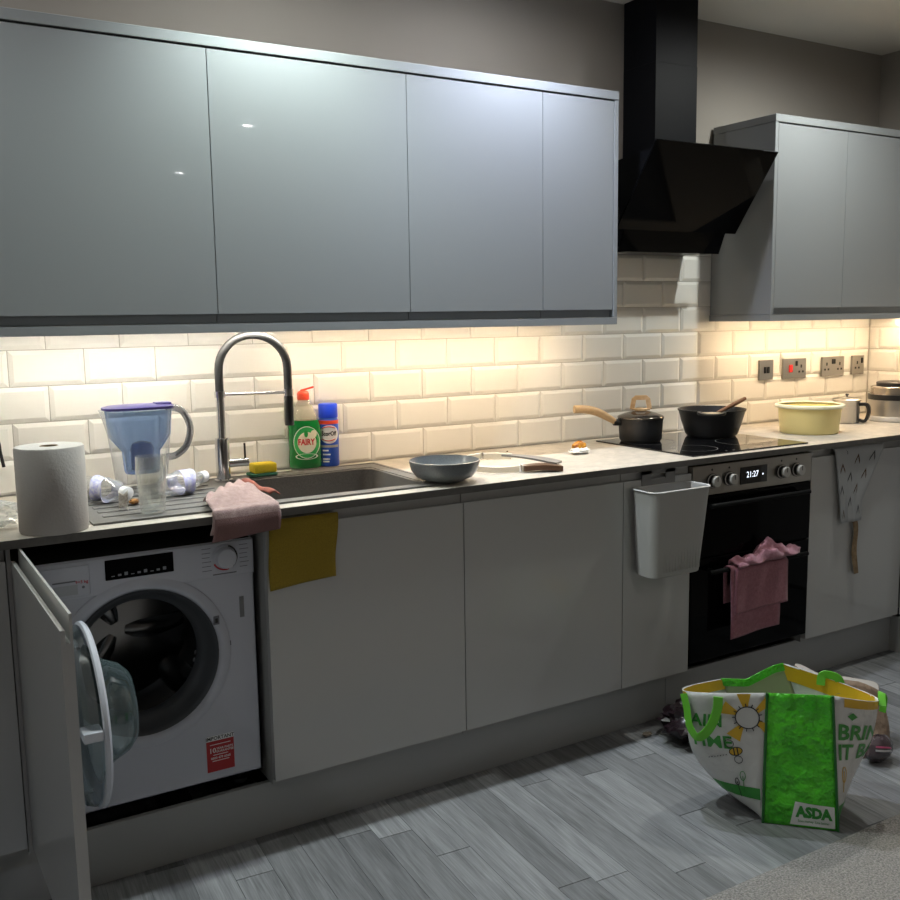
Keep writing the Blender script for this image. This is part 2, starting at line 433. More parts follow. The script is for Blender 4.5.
# ================================================================== wall units
YW = -0.325
def wdoor_geo(x0, x1, z0=1.408, z1=2.1015):
    poly = [(YW, z1), (YW, z0), (YW+.008, z0), (YW+.008, z0+.022), (YW+.015, z0+.022), (YW+.015, z0-.025), (YW+.020, z0-.025), (YW+.020, z1)]
    n = len(poly); V = [(x0, a, b) for a, b in poly]+[(x1, a, b) for a, b in poly]
    side = [[0, 1, 2, 3, 4, 7], [4, 5, 6, 7]]
    F = [s[::-1] for s in side]+[[i+n for i in s] for s in side]+[[i, (i+1) % n, n+(i+1) % n, n+i] for i in range(n)]
    return V, F
def wall_unit(x0, x1, label):
    t = thing('wall_cabinet', label, 'cabinet', ((x0+x1)/2, -.15, 1.382), 'grey wall cabinets')
    box('carcass', x0+.001, x1-.001, YW+.021, -.010, 1.3825, 2.1055, m_carc, t)
    obj('door', *wdoor_geo(x0+.0013, x1-.0013), m_wdoor, t)
wall_unit(-0.100, 0.501, 'grey wall cupboard over the paper roll and filter jug')
wall_unit(0.501, 1.099, 'grey wall cupboard over the tap and green bottle')
wall_unit(1.099, 1.597, 'grey wall cupboard over the grey bowl')
wall_unit(1.597, 1.894, 'narrow grey wall cupboard just left of the cooker hood')
wall_unit(2.703, 3.107, 'grey wall cupboard just right of the cooker hood')
wall_unit(3.107, 3.742, 'grey wall cupboard in the right corner above the blender')
def panel(name, x0, x1, y0, y1, z0, z1, label):
    return tag(box(name, x0, x1, y0, y1, z0, z1, m_wdoor, bev=.0012), label, 'panel', 'cabinet trim panels')
panel('cornice_board', -0.10, 1.913, -.3285, -.010, 2.1065, 2.1345, 'grey top board along the long left wall cupboards')
panel('cornice_board', 2.682, 3.742, -.3285, -.010, 2.1065, 2.1345, 'grey top board along the right wall cupboards')
def pelmet(x0, x1, label):
    g = join(boxg(x0, x1, -.309, -.010, 1.365, 1.3815), boxg(x0, x1, -.327, -.309, 1.357, 1.3815), boxg(x0, x0+.017, -.309, -.010, 1.357, 1.365), boxg(x1-.017, x1, -.309, -.010, 1.357, 1.365))
    return tag(obj('pelmet_board', *g, m_wdoor, loc=((x0+x1)/2, -.3, 1.357)), label, 'panel', 'cabinet trim panels')
pelmet(-0.10, 1.913, 'grey bottom board under the long left wall cupboards')
pelmet(2.682, 3.742, 'grey bottom board under the right wall cupboards')
panel('end_panel', 1.8955, 1.913, -.327, -.010, 1.382, 2.106, 'grey end panel of left cupboards beside the hood')
panel('end_panel', 2.684, 2.7015, -.327, -.010, 1.382, 2.106, 'grey end panel of right cupboards beside the hood')
# under-cabinet LED strips: emitting tape in a small profile
def led(x0, x1, col, label, power=LED_POWER):
    t = thing('led_strip', label, 'light strip', ((x0+x1)/2, -.19, 1.36), 'under-cupboard light strips')
    box('profile', x0, x1, -.200, -.180, 1.3625, 1.3648, M('aluminium profile', (.6, .6, .6), .4, 1), t)
    m = M('lit tape '+label[:18], (1, 1, 1), .5, emit=power, emit_col=col)
    box('tape', x0+.004, x1-.004, -.196, -.184, 1.3600, 1.3624, m, t)
led(-0.08, 0.795, LED_COL_A, 'neutral white light strip over the jug and tap')
led(0.80, 1.89, LED_COL_C, 'warm white light strip over the bowl and tongs')
led(2.705, 3.72, LED_COL_B, 'short warm white light strip under the right wall cupboards', LED_POWER*1.12)

# ================================================================== cooker hood
t = thing('cooker_hood', 'black angled glass cooker hood with square chimney between the wall cupboards', 'cooker hood', (2.32, 0, 1.6))
HX0, HX1 = 2.02, 2.62
box('chimney', 2.205, 2.412, -.187, -.010, 1.93, 2.30, m_bmetal, t, bev=.001)
box('chimney_sleeve', 2.2065, 2.4105, -.1855, -.010, 2.30, CEIL-.002, m_bmetal, t)
body = [(-.010, 1.625), (-.165, 1.625), (-.188, 1.700), (-.378, 1.965), (-.36, 1.975), (-.010, 1.945)]
obj('body', *prism(body, HX0+.075, HX1-.085, 'x'), m_bmetal, t)
def slab(a, b, x0, x1, th):
    a, b = Vector((0, *a)), Vector((0, *b)); d = (b-a).normalized(); n = Vector((0, -d.z, d.y))
    if n.y > 0: n = -n
    pts = [a, b, b+n*th, a+n*th]
    return prism([(p.y, p.z) for p in pts], x0, x1, 'x')
obj('glass_panel', *slab((-.200+.007, 1.700), (-.400+.007, 1.980), HX0, HX1, .006), m_sglass, t)
obj('lower_glass_panel', *slab((-.162, 1.622), (-.193, 1.699), HX0+.035, HX1-.055, .005), m_sglass, t)
box('underside_filter', HX0+.08, HX1-.09, -.160, -.02, 1.6205, 1.6248, M('hood filter', (.03, .03, .03), .35, .6), t)
for x in (2.12, 2.48):
    lathe('lamp', [(.026, -.002), (.026, .0), (.02, .001)], M('unlit lamp glass', (.55, .52, .48), .2), t, (x, -.10, 1.6195), 20)

# ================================================================== sink and tap
SZ = 0.9155
t = thing('sink', 'dark grey composite sink with drainer set into the worktop', 'sink', (0.58, -.33, ZW))
def sink_rim():
    x0, x1, y0, y1 = 0.098, 1.085, -0.570, -0.075
    g = [boxg(x0, BX0, y0, y1, ZW+.0004, SZ-.0015), boxg(BX1, x1, y0, y1, ZW+.0004, SZ-.0015), boxg(BX0, BX1, y0, BY0, ZW+.0004, SZ-.0015), boxg(BX0, BX1, BY1, y1, ZW+.0004, SZ-.0015)]
    e = .012   # raised lip around
    g += [boxg(x0, x1, y0, y0+e, SZ-.0015, SZ, 0), boxg(x0, x1, y1-e, y1, SZ-.0015, SZ, 0), boxg(x0, x0+e, y0+e, y1-e, SZ-.0015, SZ), boxg(x1-e, x1, y0+e, y1-e, SZ-.0015, SZ)]
    return join(*g)
obj('rim', *sink_rim(), m_sink, t)
for i in range(7):
    yy = -0.50+i*0.062
    box('drainer_ridge', 0.135, 0.49, yy, yy+.022, SZ-.0016, SZ+.0012, m_sink, t, bev=.001)
# bowl walls and floor with rounded corners
def rrect(x0, x1, y0, y1, r, n=5):
    P = []
    for cx, cy, a0 in ((x1-r, y1-r, 0), (x0+r, y1-r, PI/2), (x0+r, y0+r, PI), (x1-r, y0+r, 1.5*PI)):
        for k in range(n+1):
            a = a0+PI/2*k/n; P.append((cx+r*math.cos(a), cy+r*math.sin(a)))
    return P
def loft(loops, cap=True):
    n = len(loops[0]); V = [p for L in loops for p in L]
    F = [[j*n+i, j*n+(i+1) % n, (j+1)*n+(i+1) % n, (j+1)*n+i] for j in range(len(loops)-1) for i in range(n)]
    if cap: F.append([(len(loops)-1)*n+i for i in range(n)])
    return V, F
L = []
for ins, z, r in ((-.004, SZ-.002, .03), (.004, SZ-.006, .03), (.008, ZW-.10, .035), (.012, ZW-.185, .04), (.035, ZW-.200, .045)):
    L.append([(p[0], p[1], z) for p in rrect(BX0+ins, BX1-ins, BY0+ins, BY1-ins, r)])
obj('bowl', *[x for x in loft(L)], m_sink, t, smooth=True)
lathe('plug_hole', [(.045, .0), (.045, .002), (.03, .001), (.01, .001)], m_steel, t, (0.79, -.33, ZW-.1995), 24)

t = thing('kitchen_tap', 'tall steel kitchen tap with black flexible hose arching over the sink', 'tap', (0.551, -.150, SZ))
tx, ty = 0.549, -.150
lathe('base', [(.026, 0), (.026, .006), (.021, .008), (.021, .125), (.019, .130)], m_chrome, t, (tx, ty, SZ), 24)
lathe('stem', [(.0125, .125), (.0125, .262)], m_chrome, t, (tx, ty, SZ), 20)
lathe('collar', [(.016, .250), (.016, .268)], m_chrome, t, (tx, ty, SZ), 20)
sx, sy = 0.752, -.178
R = (sx-tx)/2
arc = [(tx, ty, 1.175)]+[(tx+R-R*math.cos(a), ty+(sy-ty)*(1-math.cos(a))/2, 1.245+0.102*math.sin(a)) for a in [PI*k/18 for k in range(19)]]+[(sx, sy, 1.170)]
tube('hose', arc, .0125, M('dark grey hose', (.035, .036, .038), .4, bump=(900, .3, .0008)), t, seg=12)
tube('support_rod', [(tx, ty, 1.174), (sx, sy, 1.172)], .0045, m_chrome, t)
lathe('holder_ring', [(.0155, -.010), (.0155, .010)], m_chrome, t, (sx, sy, 1.172), 18)
lathe('spray_head', [(.0135, 0), (.0145, .012), (.0145, .085), (.0125, .092)], M('dark steel', (.10, .10, .10), .3, 1), t, (sx, sy, 1.072), 20)
h = tube('handle', [(tx, ty, .968), (tx+.05, ty-.006, .969), (tx+.075, ty-.009, .969)], [.013, .013, .0135], m_chrome, t, seg=16)
tube('lever', [(tx+.066, ty-.008, .972), (tx+.066, ty-.008, 1.026)], .0032, m_black, h)

# ================================================================== washing machine
WY = -0.545
WX0, WX1, WZ0, WZ1 = -0.080, 0.495, 0.187, 0.828
CX, CZ, CRAD = 0.203, 0.543, 0.188
t = thing('washing_machine', 'white front-loading washing machine with open porthole under the worktop', 'washing machine', ((WX0+WX1)/2, -.30, 0.15))
def front_panel(y):
    n = 64; V, F = [], []
    for i in range(n):
        a = 2*PI*i/n; c, s = math.cos(a), math.sin(a)
        V.append((CX+CRAD*c, y, CZ+CRAD*s))
    for i in range(n):
        a = 2*PI*i/n; c, s = math.cos(a), math.sin(a)
        k = min(((WX1-CX) if c > 0 else (CX-WX0))/max(abs(c), 1e-6), ((WZ1-CZ) if s > 0 else (CZ-WZ0))/max(abs(s), 1e-6))
        V.append((CX+k*c, y, CZ+k*s))
    corners = [(WX1, y, WZ1), (WX0, y, WZ1), (WX0, y, WZ0), (WX1, y, WZ0)]
    for q in corners:
        i = min(range(n), key=lambda j: (V[n+j][0]-q[0])**2+(V[n+j][2]-q[2])**2); V[n+i] = q
    for i in range(n):
        j = (i+1) % n; F.append([i, n+i, n+j, j])
    return V, F
obj('front_panel', *front_panel(WY), m_white, t)
g = join(boxg(WX0, WX0+.004, WY, -.06, WZ0, WZ1), boxg(WX1-.004, WX1, WY, -.06, WZ0, WZ1), boxg(WX0, WX1, WY, -.06, WZ0, WZ0+.004), boxg(WX0, WX1, -.064, -.06, WZ0, WZ1))
obj('body', *g, m_white, t)
box('shaded_top_cover', WX0+.004, WX1-.004, WY+.004, -.064, WZ1-.006, WZ1-.002, m_dark, t)  # near-black colour stands in for shade in the gap under the worktop
for x in (WX0+.05, WX1-.05):
    for y in (-.50, -.12): lathe('foot', [(.02, 0), (.02, .01), (.008, .012), (.008, .037)], m_black, t, (x, y, .15), 14)
Ty = Matrix.Translation((CX, WY, CZ)) @ Matrix.Rotation(PI/2, 4, 'X')      # lathe axis -> -y (towards the room)
lathe('bezel', [(.220, .0), (.218, .004), (.211, .007), (.200, .009), (.192, .006), (.187, .0)], m_white, t, seg=64, T=Ty, cap0=False, cap1=False)
gk = lathe('gasket', [(.188, .004), (.184, .001), (.178, -.010), (.170, -.028), (.160, -.040), (.152, -.048), (.150, -.070)], m_gasket, t, seg=64, T=Ty, cap0=False, cap1=False)
dr = lathe('drum', [(.152, -.068), (.215, -.085), (.218, -.30), (.20, -.325), (.05, -.315)], m_drum, t, seg=64, T=Ty, cap0=False, cap1=True)
lathe('tub', [(.186, -.012), (.24, -.06), (.24, -.35), (.02, -.35)], m_dark, t, seg=32, T=Ty, cap0=False)
for k in range(3):
    a = 1.35+k*2*PI/3
    pts = [(CX+.17*math.cos(a), WY+.10+.19*j/6, CZ+.17*math.sin(a)) for j in range(7)]
    obj('drum_paddle', *tubeg(pts, [.018, .034, .04, .04, .04, .034, .018], seg=12), m_drum, dr, smooth=True)
for k in range(3):
    a = 1.9+k*2*PI/3
    obj('drum_rib', *tubeg([(CX+r_*math.cos(a+r_*1.2), WY+.346, CZ+r_*math.sin(a+r_*1.2)) for r_ in [.02+.165*j/8 for j in range(9)]], [.034, .038, .040, .040, .040, .038, .036, .034, .03], seg=14), m_drum, dr, smooth=True)
# rows of drum dimples on the right inside, pale to imitate caught light
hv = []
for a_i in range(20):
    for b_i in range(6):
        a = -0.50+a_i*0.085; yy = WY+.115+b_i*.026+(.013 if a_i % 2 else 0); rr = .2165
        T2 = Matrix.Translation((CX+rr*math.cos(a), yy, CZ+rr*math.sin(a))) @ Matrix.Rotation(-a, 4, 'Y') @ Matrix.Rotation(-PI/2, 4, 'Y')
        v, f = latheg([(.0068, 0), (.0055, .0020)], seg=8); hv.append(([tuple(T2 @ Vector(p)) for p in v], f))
pf = obj('perforation', *join(*hv), M('drum dimple glint', (.62, .62, .63), .4), dr); pf['kind'] = 'stuff'
# control fascia
FY = WY-.004
fa = box('control_fascia', WX0+.001, WX1-.001, FY, WY-.0003, 0.735, WZ1-.003, m_whitep, t, bev=.0015)
dp = box('display', 0.121, 0.286, FY-.002, FY-.0002, 0.768, 0.818, m_sglass, t, bev=.0012)
m_pr = M('grey print', (.16, .16, .18), .6); m_prr = M('red print', (.5, .02, .03), .5); m_dim = M('dim display segment', (.25, .26, .28), .5)
for i in range(9):
    box('display_mark', .135+i*.0155, .135+i*.0155+.008, FY-.0024, FY-.0021, .776, .778+.003*(i % 3), m_dim, dp)
Td = Matrix.Translation((0.417, FY, 0.785)) @ Matrix.Rotation(PI/2, 4, 'X')
dl = lathe('program_dial', [(.034, 0), (.034, .003), (.028, .004), (.026, .020), (.024, .023), (.012, .0235)], m_whitep, t, seg=36, T=Td)
for a0, a1, mm in ((-.9, 1.25, m_black), (3.6, 5.0, m_prr)):
    pts = [Td @ Vector((.0315*math.cos(a0+(a1-a0)*k/14), .0315*math.sin(a0+(a1-a0)*k/14)*1, .0035)) for k in range(15)]
    obj('dial_arc', *tubeg(pts, .0022, seg=6), mm, dl)
for s_, xs, n in ((-1, .358, 6), (1, .4565, 6)):
    for k in range(n):
        z = .812-k*.0115
        box('program_mark', xs, xs+.020+.006*hsh(k, s_), FY-.0004, FY, z, z+.0016, m_pr, t)
box('program_mark', .385, .447, FY-.0004, FY, .741, .744, m_pr, t)
# detergent drawer
dw = box('detergent_drawer', -0.070, 0.085, FY-.003, FY-.0002, 0.742, 0.815, m_whitep, t, bev=.0015)
box('drawer_grip', 0.000, 0.056, FY-.0036, FY-.0028, 0.746, 0.770, M('grey grip recess', (.42, .43, .46), .4), dw)
box('drawer_mark', 0.000, 0.052, FY-.0036, FY-.003, 0.777, 0.7805, m_pr, dw)
text('capacity_print', '9+5 kg', .0105, (0.066, FY-.0036, 0.775), (1, 0, 0), (0, 0, 1), m_prr, dw)
lathe('drop_mark', [(.0035, 0), (.0035, .0005)], m_pr, dw, seg=10, T=Matrix.Translation((.069, FY-.003, .762)) @ Matrix.Rotation(PI/2, 4, 'X'))
# rating marks on the bezel, lock slot, handle slot
box('lock_slot', .379, .394, WY-.0095, WY-.002, .612, .635, m_pr, t, T=None)
box('lock_hole', .383, .390, WY-.0105, WY-.009, .617, .629, m_black, t)
box('latch_slot', .452, .464, WY-.001, WY, .618, .674, M('slot grey', (.2, .2, .21), .5), t)
g = join(boxg(.409, .4165, WY-.0006, WY, .548, .560), boxg(.4175, .425, WY-.0006, WY, .548, .560))
obj('booklet_mark', *g, m_pr, t)
# red guarantee label
LB = box('guarantee_label', .346, .4195, WY-.0006, WY-.0001, .213, .297, M('red label', (.42, .012, .015), .45), t)
ly = WY-.0009
box('label_strip', .346, .4195, WY-.0006, WY-.0001, .2972, .311, M('white label paper', (.8, .8, .8), .5), LB)
m_lw = M('white print', (.85, .82, .8), .5)
text('label_print', 'IMPORTANT', .0135, (.3828, ly, .3040), (1, 0, 0), (0, 0, 1), m_black, LB)
text('label_print', '10', .019, (.3615, ly, .2705), (1, 0, 0), (0, 0, 1), m_lw, LB)
text('label_print', 'YEAR PARTS', .0082, (.3945, ly, .2745), (1, 0, 0), (0, 0, 1), m_lw, LB)
text('label_print', 'GUARANTEE', .0082, (.3945, ly, .2665), (1, 0, 0), (0, 0, 1), m_lw, LB)
text('label_print', '0800 479 6265', .0088, (.3828, ly, .2495), (1, 0, 0), (0, 0, 1), m_lw, LB)
for z, a in ((.286, .055), (.2575, .04), (.241, .045)):
    box('label_print', .3828-a/2, .3828+a/2, ly, WY-.0006, z, z+.0018, m_lw, LB)
# porthole door, swung open beside the machine
px, py0, prad, pz = 0.030, -.560, .205, .530
pd = obj('porthole_hinge', *boxg(.000, .030, -.575, WY-.0002, pz-.06, pz+.06, .003), m_whitep, t)
Tp = Matrix.Translation((px, py0-prad, pz)) @ Matrix.Rotation(PI/2, 4, 'Y')   # lathe axis -> +x (the bowl points at the machine's opening side)
ring = lathe('porthole_ring', [(.188, -.004), (.198, -.008), (.204, -.005), (.205, .002), (.200, .007), (.178, .010), (.150, .006)], m_whitep, t, seg=64, T=Tp, cap0=False, cap1=False)
lathe('porthole_cover', [(.198, -.013), (.192, -.030), (.170, -.038), (.02, -.040)], clear('smoky clear plastic', (.62, .68, .70), .20, .04, .05, (.16, .19, .20)), ring, seg=48, T=Tp, cap0=False, cap1=True)
lathe('glass_bowl', [(.152, .004), (.130, .012), (.112, .040), (.098, .070), (.078, .088), (.01, .092)], clear('porthole glass', (.72, .82, .83), .20, .03, .10, (.20, .27, .28)), ring, seg=48, T=Tp, cap0=False, cap1=True)
obj('inner_strip', *tubeg([Tp @ Vector((.165*math.cos(a), .165*math.sin(a), -.026)) for a in [-.2+PI*1.25*k/24-.4 for k in range(25)]], 0, seg=8, flat=(.010, .003)), M('grey strip', (.13, .13, .15), .4), ring, smooth=True)
box('door_catch', px-.048, px-.008, py0-2*prad+.002, py0-2*prad+.050, .545, .567, m_whitep, ring, bev=.004, seg=2)

# cabinet door of the washing machine, open at a right angle
Th = Matrix.Translation((-.0685, -.600, 0)) @ Matrix.Rotation(math.radians(-89.0), 4, 'Z') @ Matrix.Translation((.0885, .579, 0))
v, f = jdoor_geo(-.0885, .5065)
t = thing('appliance_door', 'open grey cupboard door hiding the washing machine, seen edge-on at left', 'cabinet door', (-.08, -.62, ZD0))
obj('door_panel', v, f, m_door, t, T=Th)
for z in (.28, .76):
    box('hinge', -.0735, -.0675, -.612, -.590, z, z+.05, m_steel, t)

# ================================================================== oven
OX0, OX1 = 2.013, 2.608
t = thing('oven', 'built-in black glass double oven with steel control panel under the hob', 'oven', (2.31, -.30, .15))
box('body', OX0+.01, OX1-.01, -.578, -.03, .186, .878, M('oven casing', (.12, .12, .12), .5, .5), t)
cp = box('control_panel', OX0, OX1, -.604, -.579, .776, .880, M('brushed oven steel', (.40, .375, .34), .33, 1.0, stretch=(1, 1, 40), bump=(60, .05, .001)), t, bev=.0015)
dsp = box('display', 2.237, 2.371, -.6065, -.6035, .797, .858, m_bglass, t, bev=.001)
m_dig = M('lit digits', (.8, .88, 1), .5, emit=.6)
text('clock_digits', '21:27', .030, (2.296, -.6069, .829), (1, 0, 0), (0, 0, 1), m_dig, dsp, bold=.0, squash=.9)
box('display_icon', 2.346, 2.351, -.6069, -.6066, .823, .829, m_dig, dsp)
m_knob = M('dark steel knob', (.50, .48, .45), .35, 0.3)
for x in (2.101, 2.183, 2.446, 2.525):
    Tk = Matrix.Translation((x, -.604, .8245)) @ Matrix.Rotation(PI/2, 4, 'X')
    k = lathe('knob', [(.024, 0), (.024, .004), (.0195, .006), (.019, .026), (.017, .028), (.004, .028)], [m_knob], t, seg=28, T=Tk)
    lathe('knob_skirt', [(.0255, 0), (.0255, .0035), (.0205, .005), (.0205, .018)], m_black, k, seg=28, T=Tk, cap1=False)
    box('knob_pointer', x-.0015, x+.0015, -.6325, -.6318, .8245, .841, m_black, k)
    lathe('knob_mark', [(.004, 0), (.004, .0006)], m_black, t, seg=12, T=Matrix.Translation((x, -.604, .863)) @ Matrix.Rotation(PI/2, 4, 'X'))
m_hand = M('matt black handle', (.005, .005, .005), .6, spec=.12)
for nm, z0, z1, hz in (('upper_door', .560, .772, .745), ('lower_door', .192, .555, .515)):
    d = box(nm, OX0, OX1, -.604, -.579, z0, z1, m_sglass, t, bev=.0015)
    tube('handle', [(OX0+.05, -.640, hz), (OX1-.05, -.640, hz)], .008, m_hand, d, seg=14)
    for x in (OX0+.08, OX1-.08): tube('handle_post', [(x, -.604, hz), (x, -.640, hz)], .006, m_hand, d, seg=10)

# ================================================================== hob
t = thing('induction_hob', 'black glass hob set into the worktop over the oven', 'hob', (2.32, -.33, ZW))
box('glass_plate', 2.028, 2.607, -.588, -.075, ZW+.0002, ZW+.0055, m_bglass, t, bev=.0015)
HZ = ZW+.0056
m_mark = M('pale hob print', (.16, .16, .155), .5)
for (x, y, r) in ((2.165, -.215, .095), (2.47, -.215, .08), (2.165, -.455, .08), (2.445, -.425, .10)):
    n = 40; V = [(x+rr*math.cos(2*PI*k/n), y+rr*math.sin(2*PI*k/n), HZ+.0002) for rr in (r, r+.002) for k in range(n)]
    obj('zone_ring', V, [[k, (k+1) % n, n+(k+1) % n, n+k] for k in range(n)], m_mark, t)
for k in range(7):
    box('touch_mark', 2.20+k*.036, 2.208+k*.036, -.572, -.566, HZ, HZ+.0003, m_mark, t)

# ================================================================== sockets on the tiles
m_plate = M('brushed steel plate', (.40, .385, .36), .35, 1.0)
def sock(x0, x1, label, rockers, pins, red=None):
    t = thing('wall_socket', label, 'socket', ((x0+x1)/2, -.008, 1.10), 'steel sockets on the tiles')
    box('face_plate', x0, x1, -.0185, -.0085, 1.098, 1.186, m_plate, t, bev=.0018)
    for (x, z, wd, ht) in rockers: box('switch', x-wd/2, x+wd/2, -.0225, -.0183, z-ht/2, z+ht/2, m_black, t, bev=.001)
    if red: box('red_switch', red[0]-.012, red[0]+.012, -.0225, -.0183, red[1]-.017, red[1]+.017, M('red switch', (.65, .02, .02), .35), t, bev=.002)
    for (x, z) in pins:
        p = box('pin_hole', x-.0045, x+.0045, -.0189, -.0184, z+.008, z+.022, m_black, t)
        for s in (-1, 1): box('pin_hole', x+s*.012-.0055, x+s*.012+.0055, -.0189, -.0184, z-.014, z-.005, m_black, t)
sock(2.982, 3.070, 'small steel plate with two black switches, leftmost on the tiles', [(3.016, 1.142, .013, .028), (3.036, 1.142, .013, .028)], [])
sock(3.132, 3.284, 'steel cooker socket with a red switch on the tiles', [(3.218, 1.164, .012, .022)], [(3.250, 1.136)], red=(3.180, 1.142))
sock(3.392, 3.546, 'steel double socket with a central switch on the tiles', [(3.463, 1.164, .011, .022), (3.475, 1.164, .011, .022)], [(3.424, 1.138), (3.514, 1.138)])
sock(3.603, 3.690, 'steel single socket nearest the right corner', [(3.672, 1.162, .012, .024)], [(3.640, 1.138)])

# ================================================================== things on the worktop
ZS = ZW+.0004
# paper roll
t = thing('paper_towel_roll', 'white kitchen paper roll standing at the left end of the worktop', 'paper roll', (.014, -.556, ZS))
m_paper = M('white tissue paper', (.48, .45, .425), .9, bump=(140, .5, .002))
lathe('paper', [(.020, 0), (.074, 0), (.0765, .004), (.0765, .194), (.074, .198), (.021, .198)], m_paper, t, (.014, -.556, ZS), 48, cap0=False, cap1=False)
lathe('cardboard_core', [(.020, .002), (.0205, .1985), (.0185, .1985), (.0185, .002)], M('cardboard', (.28, .2, .13), .8), t, (.014, -.556, ZS), 24, cap0=False, cap1=False)

# crumpled clear bag behind the roll
def crumple(name, c, rx, ry, rz, mat, label=None, cat=None, parent=None, seed=1, amp=.35, nu=26, nv=16, flat=True, loc=None, sharp=20):
    V = []
    for j in range(nv+1):
        th = PI*j/nv
        for i in range(nu):
            a = 2*PI*i/nu
            k = 1+amp*(wavy(3*math.cos(a)+seed, 3*math.sin(a)+2*math.cos(th)*2, seed*1.7)*.6+(hsh(i, j, seed)-.5)*.5*math.sin(th))
            z = rz*math.cos(th)*k
            V.append((c[0]+rx*math.sin(th)*math.cos(a)*k, c[1]+ry*math.sin(th)*math.sin(a)*k, c[2]+max(rz+z, 0) if flat else c[2]+rz+z))
    F = [[j*nu+i, j*nu+(i+1) % nu, (j+1)*nu+(i+1) % nu, (j+1)*nu+i] for j in range(nv) for i in range(nu)]
    F = [q[::-1] for q in F]
    o = obj(name, V, F, mat, parent, smooth=True, loc=loc or c, sharp=sharp)
    if label: tag(o, label, cat)
    return o
m_film = clear('clear film', (.96, .96, .95), .12, .12, .16, (.85, .85, .82))
crumple('plastic_bag', (-.105, -.43, ZS), .060, .075, .030, m_film, 'crumpled clear plastic bag behind the paper roll at the left edge', 'plastic bag', seed=3, amp=.5)
tag(tube('power_cable', spline([(-.17, -.014, 1.30), (-.10, -.05, 1.20), (-.052, -.09, 1.09), (-.045, -.10, 1.045), (-.039, -.10, 1.006)], 6), .0045, m_black), 'black cable end hanging at the left edge above the paper roll', 'cable')

# filter jug
def superloop(cx, cy, z, rx, ry, n=40, e=3.2):
    P = []
    for i in range(n):
        a = 2*PI*i/n; c, s = math.cos(a), math.sin(a)
        P.append((cx+rx*math.copysign(abs(c)**(2/e), c), cy+ry*math.copysign(abs(s)**(2/e), s), z))
    return P
jy = -.205
t = thing('filter_jug', 'clear water filter jug with blue funnel and lid on the drainer', 'jug', (.296, jy, SZ+.0014))
jz = SZ+.0014
m_jug = clear('clear jug plastic', (.93, .95, .97), .10, .04, .04, (.8, .85, .9))
m_blue = clear('blue tinted plastic', (.66, .80, 1.0), .08, .05, .30, (.28, .47, .85))
m_blue2 = clear('deep blue plastic', (.15, .25, .60), .08, .08, .6, (.06, .10, .32))
body = [superloop(.298, jy, jz+.002, .062, .046), superloop(.298, jy, jz+.012, .066, .050), superloop(.299, jy, jz+.09, .074, .054), superloop(.298, jy, jz+.17, .083, .058), superloop(.294, jy, jz+.218, .092, .060), superloop(.292, jy, jz+.234, .096, .061)]
v, f = loft([body[0]]+body); n = 40
f = f[:-1]+[list(range(n))[::-1]]
obj('body', v, f, m_jug, t, smooth=True)
fun = [superloop(.300, jy, jz+.231, .088, .055), superloop(.300, jy, jz+.160, .082, .052), superloop(.301, jy, jz+.125, .056, .043), superloop(.301, jy, jz+.118, .050, .040), superloop(.301, jy, jz+.062, .046, .036), superloop(.301, jy, jz+.056, .043, .034)]
obj('funnel', *loft(fun), m_blue, t, smooth=True)
obj('filter_cartridge', *latheg([(.030, 0), (.031, .06), (.026, .072), (.010, .078)], .304, jy, jz+.066, seg=24), m_blue2, t, smooth=True)
ld_ = [superloop(.298, jy, jz+.2345, .094, .060), superloop(.299, jy, jz+.241, .095, .061), superloop(.299, jy, jz+.245, .080, .050), superloop(.299, jy, jz+.246, .02, .012)]
obj('lid', *loft(ld_), M('blue jug lid', (.055, .045, .24), .3), t, smooth=True)
obj('lid_flap', *boxg(.345, .388, jy-.02, jy+.02, jz+.244, jz+.250, .002), M('blue jug lid', (.1, .1, .3)), t)
hp = spline([(.378, jy, jz+.236), (.420, jy, jz+.222), (.441, jy, jz+.175), (.430, jy, jz+.125), (.400, jy, jz+.098), (.374, jy, jz+.094)], 7)
tube('handle', hp, .010, clear('clear handle plastic', (.75, .77, .8), .16, .1, .3, (.4, .41, .43)), t, seg=12)
obj('handle_grip', *tubeg(hp[8:30], 0, seg=8, flat=(.009, .0022)), M('grey grip', (.16, .16, .17), .4), t, smooth=True)
V_ = hp

# tumbler
m_glass = clear('drinking glass', (.97, .98, .97), .25, .02, .05, (.9, .9, .86))
t = thing('drinking_glass', 'tall clear drinking glass on the front of the drainer', 'glass', (.253, -.510, SZ+.001))
lathe('outer', [(.010, 0), (.027, 0), (.030, .006), (.034, .06), (.0375, .10), (.036, .142), (.0347, .142), (.036, .10), (.0325, .06), (.027, .014), (.01, .012)], m_glass, t, (.253, -.510, SZ+.0013), 36)

